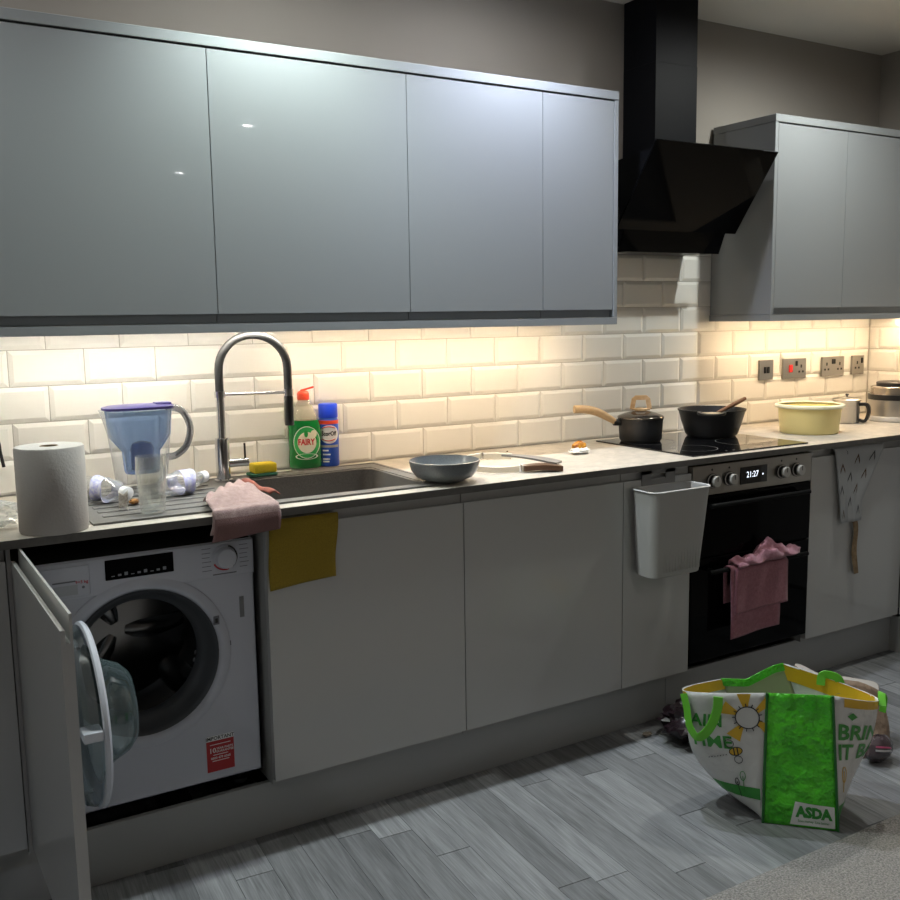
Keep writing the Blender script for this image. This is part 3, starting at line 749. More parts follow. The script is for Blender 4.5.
# crushed water bottles lying on the drainer
m_pet = clear('thin bottle plastic', (.95, .96, .98), .25, .06, .16, (.9, .9, .9))
m_lab = M('lilac bottle label', (.42, .42, .78), .5, noise=(90, (.72, .72, .85), 2))
def bottle(p0, p1, label, seed, r=.030):
    p0, p1 = Vector(p0), Vector(p1); d = p1-p0; L = d.length
    q = d.to_track_quat('Z', 'Y').to_matrix().to_4x4(); T = Matrix.Translation(p0) @ q
    t = thing('water_bottle', label, 'bottle', (p0.x, p0.y, SZ), 'crushed clear water bottles')
    wob = lambda a, z: 1+.16*math.sin(3*a+seed+z*120)*math.sin(z/L*PI)+.10*math.sin(z*330+seed)
    pr_ = [(.012, 0), (.85*r, .002), (r, .010), (.92*r, L*.2), (r, L*.3), (.9*r, L*.42), (r, L*.55), (.8*r, L*.68), (.5*r, L*.80), (.45*r, L*.84)]
    v, f = latheg(pr_, seg=28, wob=wob); b = obj('body', v, f, m_pet, t, smooth=True, T=T, sharp=25)
    v, f = latheg([(r*1.03, L*.30), (.93*r, L*.42), (r*1.03, L*.55)], seg=28, cap0=False, cap1=False, wob=wob); obj('label_wrap', v, f, m_lab, t, smooth=True, T=T)
    v, f = latheg([(.47*r, L*.84), (.53*r, L*.85), (.53*r, L*.96), (.48*r, L*.965)], seg=20); obj('cap', v, f, M('white cap', (.78, .78, .8), .4), t, smooth=True, T=T)
bottle((.150, -.215, SZ+.036), (.222, -.405, SZ+.036), 'crushed clear water bottle lying left of the drinking glass', 1.0)
bottle((.322, -.345, SZ+.036), (.468, -.255, SZ+.038), 'crushed clear water bottle lying between the jug and tap', 2.3)
tag(cloth('torn_label', lambda u, v: (.188+.020*u, -.43-.012*u+.004*math.sin(5*v), SZ+.003+.045*v+.006*math.sin(4*u+3*v)), 5, 8, M('printed label scrap', (.75, .72, .66), .6, noise=(260, (.45, .38, .34), 2)), th=.0006), 'curled scrap of torn bottle label in front of the left bottle', 'scrap')
crumple('food_scrap', (.237, -.375, SZ+.0015), .013, .010, .007, M('orange brown food', (.50, .22, .04), .6, noise=(90, (.12, .05, .02), 2)), 'small orange brown scrap of food beside the drinking glass', 'food scrap', seed=8, amp=.3, nu=14, nv=8)

# sponge on a scourer
t = thing('sponge', 'yellow washing-up sponge with green scourer behind the tap handle', 'sponge', (.686, -.115, SZ))
box('foam', .648, .722, -.140, -.090, SZ+.010, SZ+.040, M('yellow foam', (.88, .66, .035), .9, bump=(260, .6, .002)), t, bev=.006, seg=3)
box('scourer', .640, .722, -.142, -.086, SZ+.0006, SZ+.0098, M('green scourer', (.06, .22, .14), .9, bump=(400, .8, .003)), t, bev=.002)

# washing-up liquid
fx, fy, fz = .853, -.046, SZ-.0002
Tf = Matrix.Translation((fx, fy, fz)) @ Matrix.Rotation(math.radians(-20), 4, 'Z')
t = thing('washing_up_liquid', 'green washing-up liquid bottle with red cap behind the sink', 'bottle', (fx, fy, fz))
pf_ = [(.046, 0), (.051, .004), (.0525, .02), (.051, .06), (.0525, .10), (.052, .135), (.046, .155)]
v, f = latheg(pf_, seg=40, sy=.56); obj('liquid_body', v, f, M('green liquid bottle', (.008, .19, .035), .12, coat=.6), t, smooth=True, T=Tf)
v, f = latheg([(.0455, .155), (.040, .172), (.030, .195), (.020, .214), (.014, .224)], seg=40, sy=.62, cap0=False); obj('clear_shoulder', v, f, clear('clear bottle shoulder', (.95, .93, .88), .15, .04, .25, (.8, .72, .55)), t, smooth=True, T=Tf)
m_red = M('red orange cap', (.78, .07, .03), .35)
v, f = latheg([(.0185, .220), (.0195, .222), (.0195, .240), (.016, .246), (.008, .250)], seg=24); cp_ = obj('cap', v, f, m_red, t, smooth=True, T=Tf)
obj('flip_lid', *boxg(-.008, .036, -.008, .008, .2470, .2525, .002), m_red, cp_, T=Tf @ Matrix.Translation((0, 0, .249)) @ Matrix.Rotation(math.radians(-14), 4, 'Y') @ Matrix.Translation((0, 0, -.247)))
def onoval(x, z, off):      # a point on the front of the oval bottle
    a = math.asin(max(-.98, min(.98, x/.053))); return Tf @ Vector((.053*math.sin(a), -(.053*math.cos(a))*.56-off, z))
def ovaldisc(name, cx, cz, rx, rz, off, mat, parent, hole=0.0, n=32, rot=0):
    V = [];
    rings = [hole, .5+hole/2, 1] if hole else [.02, .5, 1]
    for k in rings:
        for i in range(n):
            a = 2*PI*i/n; V.append(onoval(cx+rx*k*math.cos(a), cz+rz*k*math.sin(a), off))
    F = [[j*n+i, j*n+(i+1) % n, (j+1)*n+(i+1) % n, (j+1)*n+i] for j in range(2) for i in range(n)]
    if not hole: F.append(list(range(n))[::-1])
    return obj(name, V, F, mat, parent)
lab = ovaldisc('label', .006, .085, .041, .050, .0006, M('mid green label', (.03, .40, .09), .4), t)
ovaldisc('label_disc', .006, .085, .030, .034, .0012, M('cream label', (.85, .80, .62), .4), lab)
ovaldisc('label_rim', .006, .085, .0425, .052, .0009, M('pale label rim', (.75, .80, .70), .4), lab, hole=.955)
ovaldisc('label_baby_mark', .028, .112, .010, .012, .0018, M('cream label', (.85, .80, .62), .4), lab)
ovaldisc('label_leaf', .004, .113, .006, .011, .0019, M('leaf green', (.02, .30, .05), .4), lab)
v, f = textg('FAIRY', .0215, .035); obj('label_print', [onoval(.004+p[0]*.95, .086+p[1]*1.25, .0022) for p in v], f, M('red lettering', (.62, .03, .03), .4), lab)
ovaldisc('label_swoosh', .004, .040, .036, .010, .0013, M('pale label rim', (.75, .80, .70), .4), lab, hole=.86)

# aerosol can
ax, ay = .938, -.044
t = thing('spray_can', 'blue and white spray can with blue cap beside the green bottle', 'spray can', (ax, ay, ZS))
m_cblue = M('blue can', (.02, .09, .55), .35)
lathe('can', [(.031, 0), (.0325, .003), (.0325, .150), (.029, .156), (.029, .159)], m_cblue, t, (ax, ay, SZ), 32)
lathe('cap', [(.0305, .158), (.0312, .160), (.0305, .200), (.028, .203), (.01, .204)], M('royal blue cap', (.01, .06, .75), .4), t, (ax, ay, SZ), 32)
lathe('red_band', [(.0329, .138), (.0329, .150)], M('red band', (.75, .06, .02), .4), t, (ax, ay, SZ), 32, cap0=False, cap1=False)
ca0 = math.atan2(-2.88, -1.25)
def oncan(x, z, off=.0006):
    a = ca0+x/.0325; r = .0325+off; return (ax+r*math.cos(a), ay+r*math.sin(a), SZ+z)
def canrect(name, x0, x1, z0, z1, mat, parent, off=.0006):
    return obj(name, *gridg(lambda u, v: oncan(x0+(x1-x0)*u, z0+(z1-z0)*v, off), 8, 1), mat, parent)
m_cw = M('white can print', (.80, .80, .80), .4)
V = [oncan(.002+.034*k/4*math.cos(2*PI*i/28), .105+.030*k/4*math.sin(2*PI*i/28)) for k in range(1, 5) for i in range(28)]
lw = obj('label', V, [[k*28+i, k*28+(i+1) % 28, k*28+28+(i+1) % 28, k*28+28+i] for k in range(3) for i in range(28)]+[list(range(28))], m_cw, t)
v, f = textg('ScorOff', .0165, .03); obj('label_print', [oncan(.001+p[0]*.95, .107+p[1]*1.2, .0012) for p in v], f, m_black, lw)
for zz, s in ((.124, 1), (.090, -1)):
    obj('label_arc', *tubeg([oncan(.022*k/6, zz+s*.006*math.cos(k/6*1.5), .0012) for k in range(-6, 7)], .0014, seg=6), M('red lettering', (.62, .03, .03), .4), lw)
canrect('label_band', -.030, .036, .062, .070, M('grey can print', (.35, .35, .32), .4), lw)
for z, a in ((.050, .020), (.037, .026), (.022, .024), (.014, .022)): canrect('label_line', -.022, -.022+a, z, z+.005, m_cw, lw)

# pink cloth over the sink edge
m_pinkc = M('dusty pink towelling', (.40, .275, .255), .95, noise=(60, (.30, .195, .185), 4), bump=(420, .8, .003), sheen=.3)
def pc(u, v, drop=1.0, lift=0.0):
    s = v
    A, B = Vector((.388, -.485, 0)), Vector((.560, -.262, 0))
    P = A+(B-A)*u; Q = Vector((.366+.172*u, -.631, 0))
    if s < .68:
        k = s/.68; p_ = P+(Q-P)*k
        z = SZ+.005+lift+.022*math.sin(min(1, k*1.15)*PI)*(.5+.5*math.sin(u*PI))+.010*(1-k)*math.sin(u*11+k*4)**2
        z += .007*math.sin(k*12+u*3)*(1-k)
        return (p_.x+.004*math.sin(9*k+u*6), p_.y, max(z, SZ+.004+lift))
    k = (s-.68)/.32
    return (Q.x-.010*k*(1-u)+.004*math.sin(k*3), -.631-.006*math.sin(min(k*2, 1)*PI/2)-.003*math.sin(u*7)+lift*.4, SZ+.005+lift-(.047+.012*(1-u))*k*drop)
t = thing('dishcloth', 'dusty pink dishcloth draped over the front edge of the sink', 'cloth', (.46, -.5, SZ))
cloth('cloth', lambda u, v: pc(u, v, 1.0, .004), 26, 36, m_pinkc, t, th=.005)
cloth('under_fold', lambda u, v: pc(.02+.97*u, .62+.38*v, 1.22, -.0015), 20, 14, M('shadow toned towelling', (.21, .115, .11), .95, bump=(420, .8, .003)), t, th=.004)  # shade under the hem is put into this darker copy of the towelling
cloth('inner_fold', lambda u, v: (.560+.022*u+.012*v, -.262-.215*v-.02*u, SZ+.006+.016*math.sin(u*PI)*(1-.5*v)+.004*math.sin(9*v)), 8, 16, M('shadowed red towelling', (.33, .10, .07), .95, noise=(40, (.24, .10, .08), 3), bump=(420, .8, .003)), t, th=.004)  # dark red colour imitates the shadow inside the fold
# yellow cloth on the sink cupboard door
def yc(u, v):
    if v < .12: return (.517+.196*u, -.590-.014*math.sin(v/.12*PI/2), .868+.012*v/.12*(1))
    k = (v-.12)/.88
    return (.517-.004*k+(.196-.010*k)*u+.002*math.sin(7*k), -.6055-.004*math.sin(u*5+2*k)*k-.002, .879-.006*k*0-(.172+.014*(1-u))*k+.004*(1-k)*0)
tag(cloth('microfibre_cloth', yc, 16, 20, M('mustard yellow cloth', (.34, .235, .022), .95, noise=(300, (.28, .19, .018), 2), bump=(500, .5, .002)), th=.002, loc=(.61, -.606, .7)), 'mustard yellow cloth hanging on the sink cupboard door', 'cloth')

# grey bowl
bx, by = 1.095, -.520
t = tag(lathe('serving_bowl', [(.020, .002), (.058, .0), (.061, .003), (.084, .013), (.098, .032), (.1038, .054), (.104, .060), (.101, .061), (.095, .036), (.078, .017), (.045, .011), (.008, .011)],
      M('speckled grey stoneware', (.165, .18, .19), .32, noise=(350, (.12, .13, .14), 2), coat=.3), None, (bx, by, SZ+.0003), 48), 'dark grey shallow bowl standing at the right end of the sink', 'bowl')

# tongs
t = thing('kitchen_tongs', 'pair of tongs with pale handles and brown paddle heads beside the bowl', 'tongs', (1.36, -.43, ZS))
m_arm = M('pale satin steel arm', (.66, .60, .50), .35, .6)
low = spline([(1.262, -.345, ZS+.022), (1.243, -.405, ZS+.020), (1.262, -.455, ZS+.014), (1.32, -.490, ZS+.011), (1.392, -.515, ZS+.012)], 6)
up_ = spline([(1.262, -.345, ZS+.022), (1.310, -.318, ZS+.030), (1.37, -.350, ZS+.034), (1.415, -.400, ZS+.034)], 6)
obj('lower_arm', *tubeg(low, 0, seg=8, flat=(.0015, .010)), m_arm, t, smooth=True)
obj('upper_arm', *tubeg(up_, 0, seg=8, flat=(.0015, .010)), m_arm, t, smooth=True)
for q, (px_, py_, pz_) in enumerate(((1.345, -.335, ZS+.033), (1.375, -.508, ZS+.012))): lathe('rivet', [(.005, 0), (.005, .022), (.003, .024)], m_chrome, t, (px_, py_, pz_-.011), 12)
def paddle(p0, p1, w0, w1, th, lift):
    p0, p1 = Vector(p0), Vector(p1); d = (p1-p0); s = Vector((-d.y, d.x, 0)).normalized()
    V = []
    for k in range(9):
        u = k/8; w_ = (w0+(w1-w0)*u)*(1 if u < .85 else 1-(u-.85)*1.6); c = p0+d*u+Vector((0, 0, lift*math.sin(u*PI)))
        for a, b in ((-1, -1), (1, -1), (1, 1), (-1, 1)): V.append(c+s*w_*a+Vector((0, 0, th*b)))
    F = [[k*4+i, k*4+(i+1) % 4, k*4+4+(i+1) % 4, k*4+4+i] for k in range(8) for i in range(4)]+[[3, 2, 1, 0], [32, 33, 34, 35]]
    return V, F
obj('lower_head', *paddle((1.385, -.512, ZS+.013), (1.497, -.552, ZS+.0095), .016, .034, .008, .004), M('brown wood head', (.10, .045, .02), .5), t)
obj('upper_head', *paddle((1.400, -.375, ZS+.037), (1.505, -.535, ZS+.022), .014, .032, .003, .004), M('grey nylon head', (.20, .19, .18), .45), t)

# tissue with a snack
t = thing('snack_wrapper', 'crumpled white tissue holding a bit of orange food left of the hob', 'snack', (1.775, -.29, ZS))
crumple('tissue', (1.777, -.290, ZS), .034, .026, .010, M('white tissue', (.80, .77, .72), .9), parent=t, seed=5, amp=.8, nu=18, nv=10)
crumple('food', (1.782, -.284, ZS+.010), .026, .016, .016, M('orange yellow food', (.72, .33, .02), .5, noise=(55, (.30, .07, .015), 3)), parent=t, seed=6, amp=.45, nu=18, nv=10)
crumple('crumb', (1.600, -.105, ZS), .004, .004, .002, M('dark crumb', (.1, .06, .03), .8), 'tiny dark crumb on the worktop below the tiles', 'crumb', seed=2, amp=.3, nu=8, nv=6)

# saucepan with lid
pz_ = HZ+.0006; sx_, sy_ = 2.150, -.190
t = thing('saucepan', 'small black saucepan with glass lid and pale wooden handle on the hob', 'saucepan', (sx_, sy_, pz_))
m_iron = M('matt black pan', (.014, .014, .015), .42, bump=(180, .25, .002))
m_beech = M('pale beech', (.64, .45, .26), .5, noise=(14, (.54, .36, .19), 4), stretch=(1, 6, 6))
lathe('pot', [(.060, 0), (.074, .002), (.079, .010), (.081, .045), (.083, .080), (.085, .084), (.085, .088), (.081, .088), (.079, .05), (.074, .012), (.01, .006)], m_iron, t, (sx_, sy_, pz_), 44)
ll = lathe('lid', [(.086, .0885), (.087, .092), (.084, .096), (.062, .105), (.036, .113), (.012, .116)], M('smoky lid', (.16, .14, .12), .12, .85), t, (sx_, sy_, pz_), 44, cap0=False)
lathe('lid_boss', [(.024, .116), (.024, .122), (.018, .125)], m_beech, ll, (sx_, sy_, pz_), 20)
kd = Vector((cr.x, cr.y, 0)).normalized()*.033
kc = Vector((sx_, sy_, pz_))
kp = [kc+Vector((0, 0, .120))-kd, kc+Vector((0, 0, .158))-kd*.80, kc+Vector((0, 0, .164))-kd*.6, kc+Vector((0, 0, .164))+kd*.6, kc+Vector((0, 0, .158))+kd*.80, kc+Vector((0, 0, .120))+kd]
obj('lid_handle', *tubeg(kp, 0, seg=8, flat=(.009, .004), up=(cf.x, cf.y, 0)), m_beech, ll, smooth=True)
obj('lid_handle_foot', *tubeg([kp[0], kc+Vector((0, 0, .121)), kp[-1]], 0, seg=8, flat=(.009, .004)), m_beech, ll, smooth=True)
hd = (Vector((sx_-.33, sy_+.12, 0))-Vector((sx_, sy_, 0))).normalized()
hb = Vector((sx_, sy_, pz_+.074))
obj('handle_bracket', *tubeg([hb+hd*.078, hb+hd*.108], [.014, .012], seg=12), m_black, t, smooth=True)
hpts = spline([hb+hd*.098, hb+hd*.128+Vector((0, 0, .018)), hb+hd*.17+Vector((0, 0, .040)), hb+hd*.215+Vector((0, 0, .052)), hb+hd*.262+Vector((0, 0, .054))], 6)
obj('handle', *tubeg(hpts, [.010+.0055*math.sin(min(1, k/(len(hpts)-1)*1.3)*PI*.62) for k in range(len(hpts))], seg=12), m_beech, t, smooth=True)

# casserole pot
cx_, cy_ = 2.478, -.232
t = thing('casserole_pot', 'large black open casserole pot with pale loop handles on the hob', 'pot', (cx_, cy_, pz_))
lathe('pot', [(.08, 0), (.093, .002), (.100, .010), (.115, .056), (.126, .096), (.130, .101), (.130, .106), (.125, .106), (.121, .095), (.108, .052), (.093, .014), (.01, .008)], m_iron, t, (cx_, cy_, pz_), 56)
m_bhan = M('pale handle insert', (.62, .50, .34), .45)
for s in (-1, 1):
    n_ = (Vector((CAM.x-cx_, CAM.y-cy_, 0)).normalized())*(1 if s > 0 else -1); sd = Vector((-n_.y, n_.x, 0))
    c = Vector((cx_, cy_, pz_+.101))
    P = [c+n_*(.122+.036*math.sin(PI*k/12))+sd*(.046*math.cos(PI*k/12))-Vector((0, 0, .006*math.sin(PI*k/12))) for k in range(13)]
    h_ = obj('handle', *tubeg(P, 0, seg=8, flat=(.008, .005)), m_iron, t, smooth=True)
    V = [c+n_*.129+Vector((0, 0, .004))]+[p+Vector((0, 0, .003))-(p-c).normalized()*.008 for p in P]
    W = [p-Vector((0, 0, .005)) for p in V]
    m_ = len(V); Fh = [[0, i, i+1] for i in range(1, m_-1)]+[[m_, m_+i+1, m_+i] for i in range(1, m_-1)]+[[i, m_+i, m_+i+1, i+1] for i in range(1, m_-1)]
    obj('handle_insert', V+W, Fh, m_bhan, h_)
t = thing('wooden_spoon', 'brown wooden spoon leaning inside the casserole pot', 'spoon', (cx_, cy_, pz_+.01))
m_spoon = M('brown spoon wood', (.20, .085, .035), .55)
a_, b_ = Vector((2.630, -.262, 1.056)), Vector((2.435, -.225, pz_+.060))
obj('handle', *tubeg([a_+(b_-a_)*k/10 for k in range(9)], [.007, .0085, .0085, .008, .0075, .007, .007, .0065, .0065], seg=12), m_spoon, t, smooth=True)
Ts = Matrix.Translation(a_+(b_-a_)*.90) @ (b_-a_).to_track_quat('Z', 'Y').to_matrix().to_4x4()
obj('bowl', *latheg([(.006, -.03), (.016, -.015), (.021, .0), (.018, .016), (.006, .026)], seg=16, sy=.35), m_spoon, t, smooth=True, T=Ts)

# yellow tub
ux, uy = 2.897, -.355
t = thing('plastic_tub', 'pale yellow round plastic tub right of the hob', 'tub', (ux, uy, ZS))
m_tub = M('pale yellow plastic', (.90, .76, .33), .42)
lathe('tub', [(.08, 0), (.108, .0), (.112, .004), (.121, .104), (.118, .104), (.108, .007), (.02, .004)], m_tub, t, (ux, uy, ZS), 56)
lathe('rim', [(.120, .101), (.132, .102), (.135, .107), (.133, .113), (.123, .116), (.118, .112)], M('cream plastic rim', (.84, .80, .58), .4), t, (ux, uy, ZS), 56, cap0=False, cap1=False)

# steel coffee jug
gx, gy = 3.300, -.225
t = thing('steel_jug', 'small lidded stainless steel jug with black handle beside the yellow tub', 'jug', (gx, gy, ZS))
lathe('body', [(.048, 0), (.053, .002), (.053, .090), (.058, .099), (.056, .099), (.050, .09)], m_steel, t, (gx, gy, ZS), 36, cap1=False)
lathe('lid', [(.059, .099), (.061, .102), (.050, .108), (.02, .112), (.006, .113)], m_steel, t, (gx, gy, ZS), 36)
lathe('lid_knob', [(.004, .113), (.004, .117), (.008, .121), (.006, .126)], m_black, t, (gx, gy, ZS), 16)
hd2 = Vector((.45, -.89, 0)).normalized(); c = Vector((gx, gy, ZS))
obj('handle', *tubeg(spline([c+hd2*.052+Vector((0, 0, .082)), c+hd2*.082+Vector((0, 0, .080)), c+hd2*.090+Vector((0, 0, .05)), c+hd2*.078+Vector((0, 0, .012)), c+hd2*.053+Vector((0, 0, .014))], 6), 0, seg=8, flat=(.016, .007)), m_black, t, smooth=True)

# blender base
qx, qy = 3.548, -.285
t = thing('blender_base', 'brushed steel food processor base in the right corner of the worktop', 'food processor', (qx, qy, ZS))
lathe('foot', [(.118, 0), (.121, .004), (.119, .018), (.114, .024)], M('pale grey foot', (.45, .43, .40), .4), t, (qx, qy, ZS), 44, sy=.95)
lathe('body', [(.115, .022), (.115, .092), (.112, .095)], M('satin silver housing', (.50, .48, .45), .3, .9), t, (qx, qy, ZS), 44, sy=.95)
lathe('dark_band', [(.1155, .094), (.1155, .117)], m_black, t, (qx, qy, ZS), 44, sy=.95)
lathe('collar', [(.106, .117), (.106, .148), (.10, .152)], M('smoky clear collar', (.42, .36, .30), .15, .7), t, (qx, qy, ZS), 44, sy=.95)
lathe('lid', [(.082, .151), (.083, .168), (.075, .172), (.02, .173)], m_black, t, (qx, qy, ZS), 44, sy=.95)

# ================================================================== things on the fronts
# hanging grey bin on the narrow cupboard
t = thing('hanging_bin', 'light grey plastic caddy bin hooked over the narrow cupboard door', 'bin', (1.87, -.66, .55))
m_bin = M('pale grey plastic', (.43, .42, .41), .5)
def binloop(z, x0, x1, y0, y1, r): return [(p[0], p[1], z) for p in rrect(x0, x1, y0, y1, r, 4)]
lo = [binloop(.553, 1.754, 1.955, -.700, -.612, .02), binloop(.556, 1.750, 1.959, -.704, -.609, .024), binloop(.70, 1.742, 1.975, -.711, -.606, .026), binloop(.835, 1.735, 1.988, -.718, -.604, .028)]
inn = [binloop(.835, 1.738, 1.985, -.715, -.607, .026), binloop(.70, 1.745, 1.972, -.708, -.609, .024), binloop(.558, 1.754, 1.955, -.700, -.613, .022)]
v, f = loft(lo+inn); n = len(lo[0]); f.append(list(range(n))[::-1])
b_ = obj('bucket', v, f, m_bin, t, smooth=True)
rim = [tuple(p) for p in binloop(.835, 1.7335, 1.9895, -.7195, -.6035, .028)]
obj('rim', *tubeg(rim, .0028, seg=8, closed=True), M('pale rim', (.6, .6, .58), .4), t, smooth=True)
for i in range(13):
    x = 1.79+i*.0125
    box('ribbing', x, x+.005, -.7085+.0, -.7055, .57, .70, m_bin, b_, bev=.001)
g = join(boxg(1.787, 1.932, -.6035, -.6012, .80, .855), boxg(1.787, 1.828, -.6035, -.6012, .855, .886), boxg(1.891, 1.932, -.6035, -.6012, .855, .886), boxg(1.787, 1.932, -.6035, -.6012, .874, .886), boxg(1.787, 1.932, -.6012, -.586, .8865, .8885))
obj('hook_bracket', *g, M('grey hook plastic', (.22, .215, .21), .5), t)

# pink hand towel over the oven handle, with a bunched second cloth on top
m_pt = M('dusky pink towel', (.42, .165, .205), .95, noise=(80, (.33, .12, .155), 3), bump=(380, .9, .003), sheen=.3)
HZO = .515
def tw(x0, x1, zlow, yo, back=.12, skew=0.0, ph=0.0):
    def fn(u, v):
        x = x0+(x1-x0)*u
        Lb, Lf = back, HZO+.011-zlow
        tot = Lb+.03+Lf; s = v*tot
        if s < Lb: y, z = -.6225, HZO-(Lb-s)
        elif s < Lb+.03:
            a = (s-Lb)/.03*PI; y, z = -.640+.0175*math.cos(a), HZO+.0115*math.sin(a)
        else:
            k = s-Lb-.03; y, z = -.6575-yo-.004*math.sin(u*6+ph)*min(1, k*6), HZO-k*(1+0*u)
        return (x+skew*max(0, HZO-z)+.002*math.sin(20*z+ph), y, z-(.012*(1-u)*(max(0, HZO-z)/.25)))
    return fn
t = thing('hand_towel', 'folded dusky pink towel hanging over the lower oven handle', 'towel', (2.29, -.65, .28))
cloth('long_layer', tw(2.150, 2.395, .292, -.002, ph=1.0), 18, 44, m_pt, t, th=.004)
cloth('short_layer', tw(2.165, 2.428, .375, .004, back=.06, ph=2.2), 18, 36, m_pt, t, th=.004)
def bunch(u, v):
    x = 2.168+.325*u; w_ = .5-abs(v-.5)
    h = .018+.030*math.exp(-((u-.55)/.16)**2)+.010*math.sin(u*19)**2
    th = v*PI
    return (x+.006*math.sin(11*u+7*v), -.643-.024*math.cos(th)-.005*math.sin(u*23+v*9), HZO+.010+.030*u*0+h*math.sin(th)*(1+.35*math.sin(v*14+u*11))-.004+.012*u)
tag(cloth('bunched_cloth', bunch, 40, 16, M('mauve pink cloth', (.46, .22, .27), .9, noise=(50, (.34, .13, .17), 3), bump=(380, .6, .003), sheen=.3), th=.003, loc=(2.3, -.645, .52)), 'scrunched mauve pink cloth lying along the top of the hanging towel', 'cloth')

# tea towel on the right door
t = thing('tea_towel', 'pale grey tea towel with brown heart print tucked into the right cupboard door', 'tea towel', (2.86, -.61, .6))
m_tt = M('pale grey linen', (.44, .45, .46), .9, bump=(500, .4, .002))
def tt(u, v):
    v = max(v, 0)
    z = .892-.297*v
    x0 = 2.722+.050*v**.8; x1 = 3.032-.135*min(1, v*1.35)**.9
    fold = .006*math.sin(u*8+v*2)*(.3+.7*v)
    y = -.6085-.0035-fold*.6-(.006 if .3 < u < .6 else 0)*v
    if v < .05: y = -.598-.012*(v/.05)
    return (x0+(x1-x0)*u, y, z+.010*(1-u)*v*0)
tl = cloth('linen', tt, 24, 24, m_tt, t, th=.002)
m_heart = M('brown heart print', (.11, .06, .03), .9); m_heart2 = M('grey heart print', (.07, .07, .07), .9)
for i, (hu, hvv) in enumerate(((.18, .06), (.48, .20), (.82, .18), (.13, .30), (.34, .42), (.74, .40), (.10, .58), (.58, .58), (.42, .74), (.16, .90), (.78, .86))):
    gs = []
    for side in (-1, 1):      # chevron-like heart outline: two leaning strokes
        p0 = (hu, hvv-.060); p1 = (hu+side*.062, hvv+.040)
        P = []
        for (a, b) in (p0, p1):
            for dv in (-.020, .020): P.append((a, b+dv))
        gs.append(P)
    for P in gs:
        V = [Vector(tt(a, b))+Vector((0, -.0022, 0)) for a, b in (P[0], P[1], P[3], P[2])]
        obj('heart_print', [tuple(p) for p in V], [[0, 1, 2, 3]], m_heart if i % 2 else m_heart2, tl)
obj('hanging_tape', *gridg(lambda u, v: (2.842+.030*u+.020*v+.006*math.sin(v*7), -.6115-.002*math.sin(v*9+u), .60-.216*v), 3, 14), M('tan tape', (.32, .22, .12), .85, noise=(60, (.22, .15, .08), 2)), t)

# ================================================================== on the floor
# woven shopping bag, opened wide, narrow green end towards the camera
t = thing('shopping_bag', 'open green and white woven supermarket bag standing on the floor', 'shopping bag', (1.85, -1.15, 0))
GA, GB = Vector((1.676, -1.229, .002)), Vector((1.809, -1.369, .002))
gn = Vector((.725, .689, 0)); DEP = .27
GD, GC = GA+gn*DEP, GB+gn*DEP
FL, FR = Vector((1.672, -1.233, .376)), Vector((1.768, -1.366, .392))
L1, BL = Vector((1.545, -1.053, .350)), Vector((1.752, -.993, .320))
BR, R1 = Vector((1.896, -1.100, .372)), Vector((2.000, -1.331, .325))
m_gg = M('bright green woven plastic', (.055, .46, .018), .28, noise=(9, (.10, .62, .025), 4), bump=(26, 1.0, .03))
m_dg = M('dark green binding', (.012, .12, .02), .5)
m_wp = M('white woven plastic', (.60, .60, .58), .35, bump=(14, .5, .02))
m_in = M('pale green bag lining', (.36, .39, .24), .6)
m_ye = M('golden yellow print', (.66, .40, .015), .4); m_pg = M('green print', (.03, .26, .03), .4); m_ink = M('black print', (.01, .01, .012), .5)
m_lg = M('lime green strap', (.13, .50, .03), .45)
def bez(a, b, c, u): # quadratic through a (0), b (.5), c (1)
    return a*(2*(u-.5)*(u-1))+b*(4*u*(1-u))+c*(2*u*(u-.5))
def leftP(u, v, off=0.0):
    base = GA+(GD-GA)*u; top = bez(FL, L1, BL, u)
    p = base+(top-base)*v
    side = Vector((-.689, .725, 0))
    p = p+side*(.095*math.sin(PI*v**.62)*math.sin(PI*min(1, u*1.15)))-gn*(.03*math.sin(PI*v**.62)*math.sin(PI*min(1, u*1.15)))+side*(.006*math.sin(9*u+7*v)*math.sin(PI*v))
    return p+off*(Vector((-.85, -.45, .1)))
def rightP(u, v, off=0.0):
    base = GB+(GC-GB)*u; top = bez(FR, R1, BR, u)
    p = base+(top-base)*v
    side = Vector((.689, -.725, 0))
    p = p+side*(.020*math.sin(PI*v)*math.sin(PI*u))+side*(.005*math.sin(8*u+6*v)*math.sin(PI*v))
    return p+off*(Vector((-.30, -.95, .1)))
def frontP(u, v, off=0.0):
    a = GA+(GB-GA)*u; b = FL+(FR-FL)*u
    p = a+(b-a)*v; k = math.sin(PI*u)*math.sin(PI*v)
    p = p+gn*(.008*k+.004*math.sin(u*11+v*17)*k-.006*abs(math.sin(v*7))*k)
    return p-gn*off
def backP(u, v, off=0.0):
    a = GD+(GC-GD)*u; b = BL+(BR-BL)*u
    p = a+(b-a)*v; nt_ = max(0, 1-abs(u-.42)/.42)
    p = p+Vector((0, 0, -.022*nt_*v*v))
    return p+gn*(.01*math.sin(PI*v))
cloth('left_face', lambda u, v: leftP(u, v), 28, 20, m_wp, t, th=.0012)
cloth('right_face', lambda u, v: rightP(u, v), 28, 20, m_wp, t, th=.0012)
fp = cloth('front_gusset', lambda u, v: frontP(u, v), 20, 28, m_gg, t, th=.0012)
cloth('back_gusset', lambda u, v: backP(u, v), 16, 16, m_in, t, th=.0012)
obj('base', [GA, GB, GC, GD], [[0, 1, 2, 3]], m_dg, t)
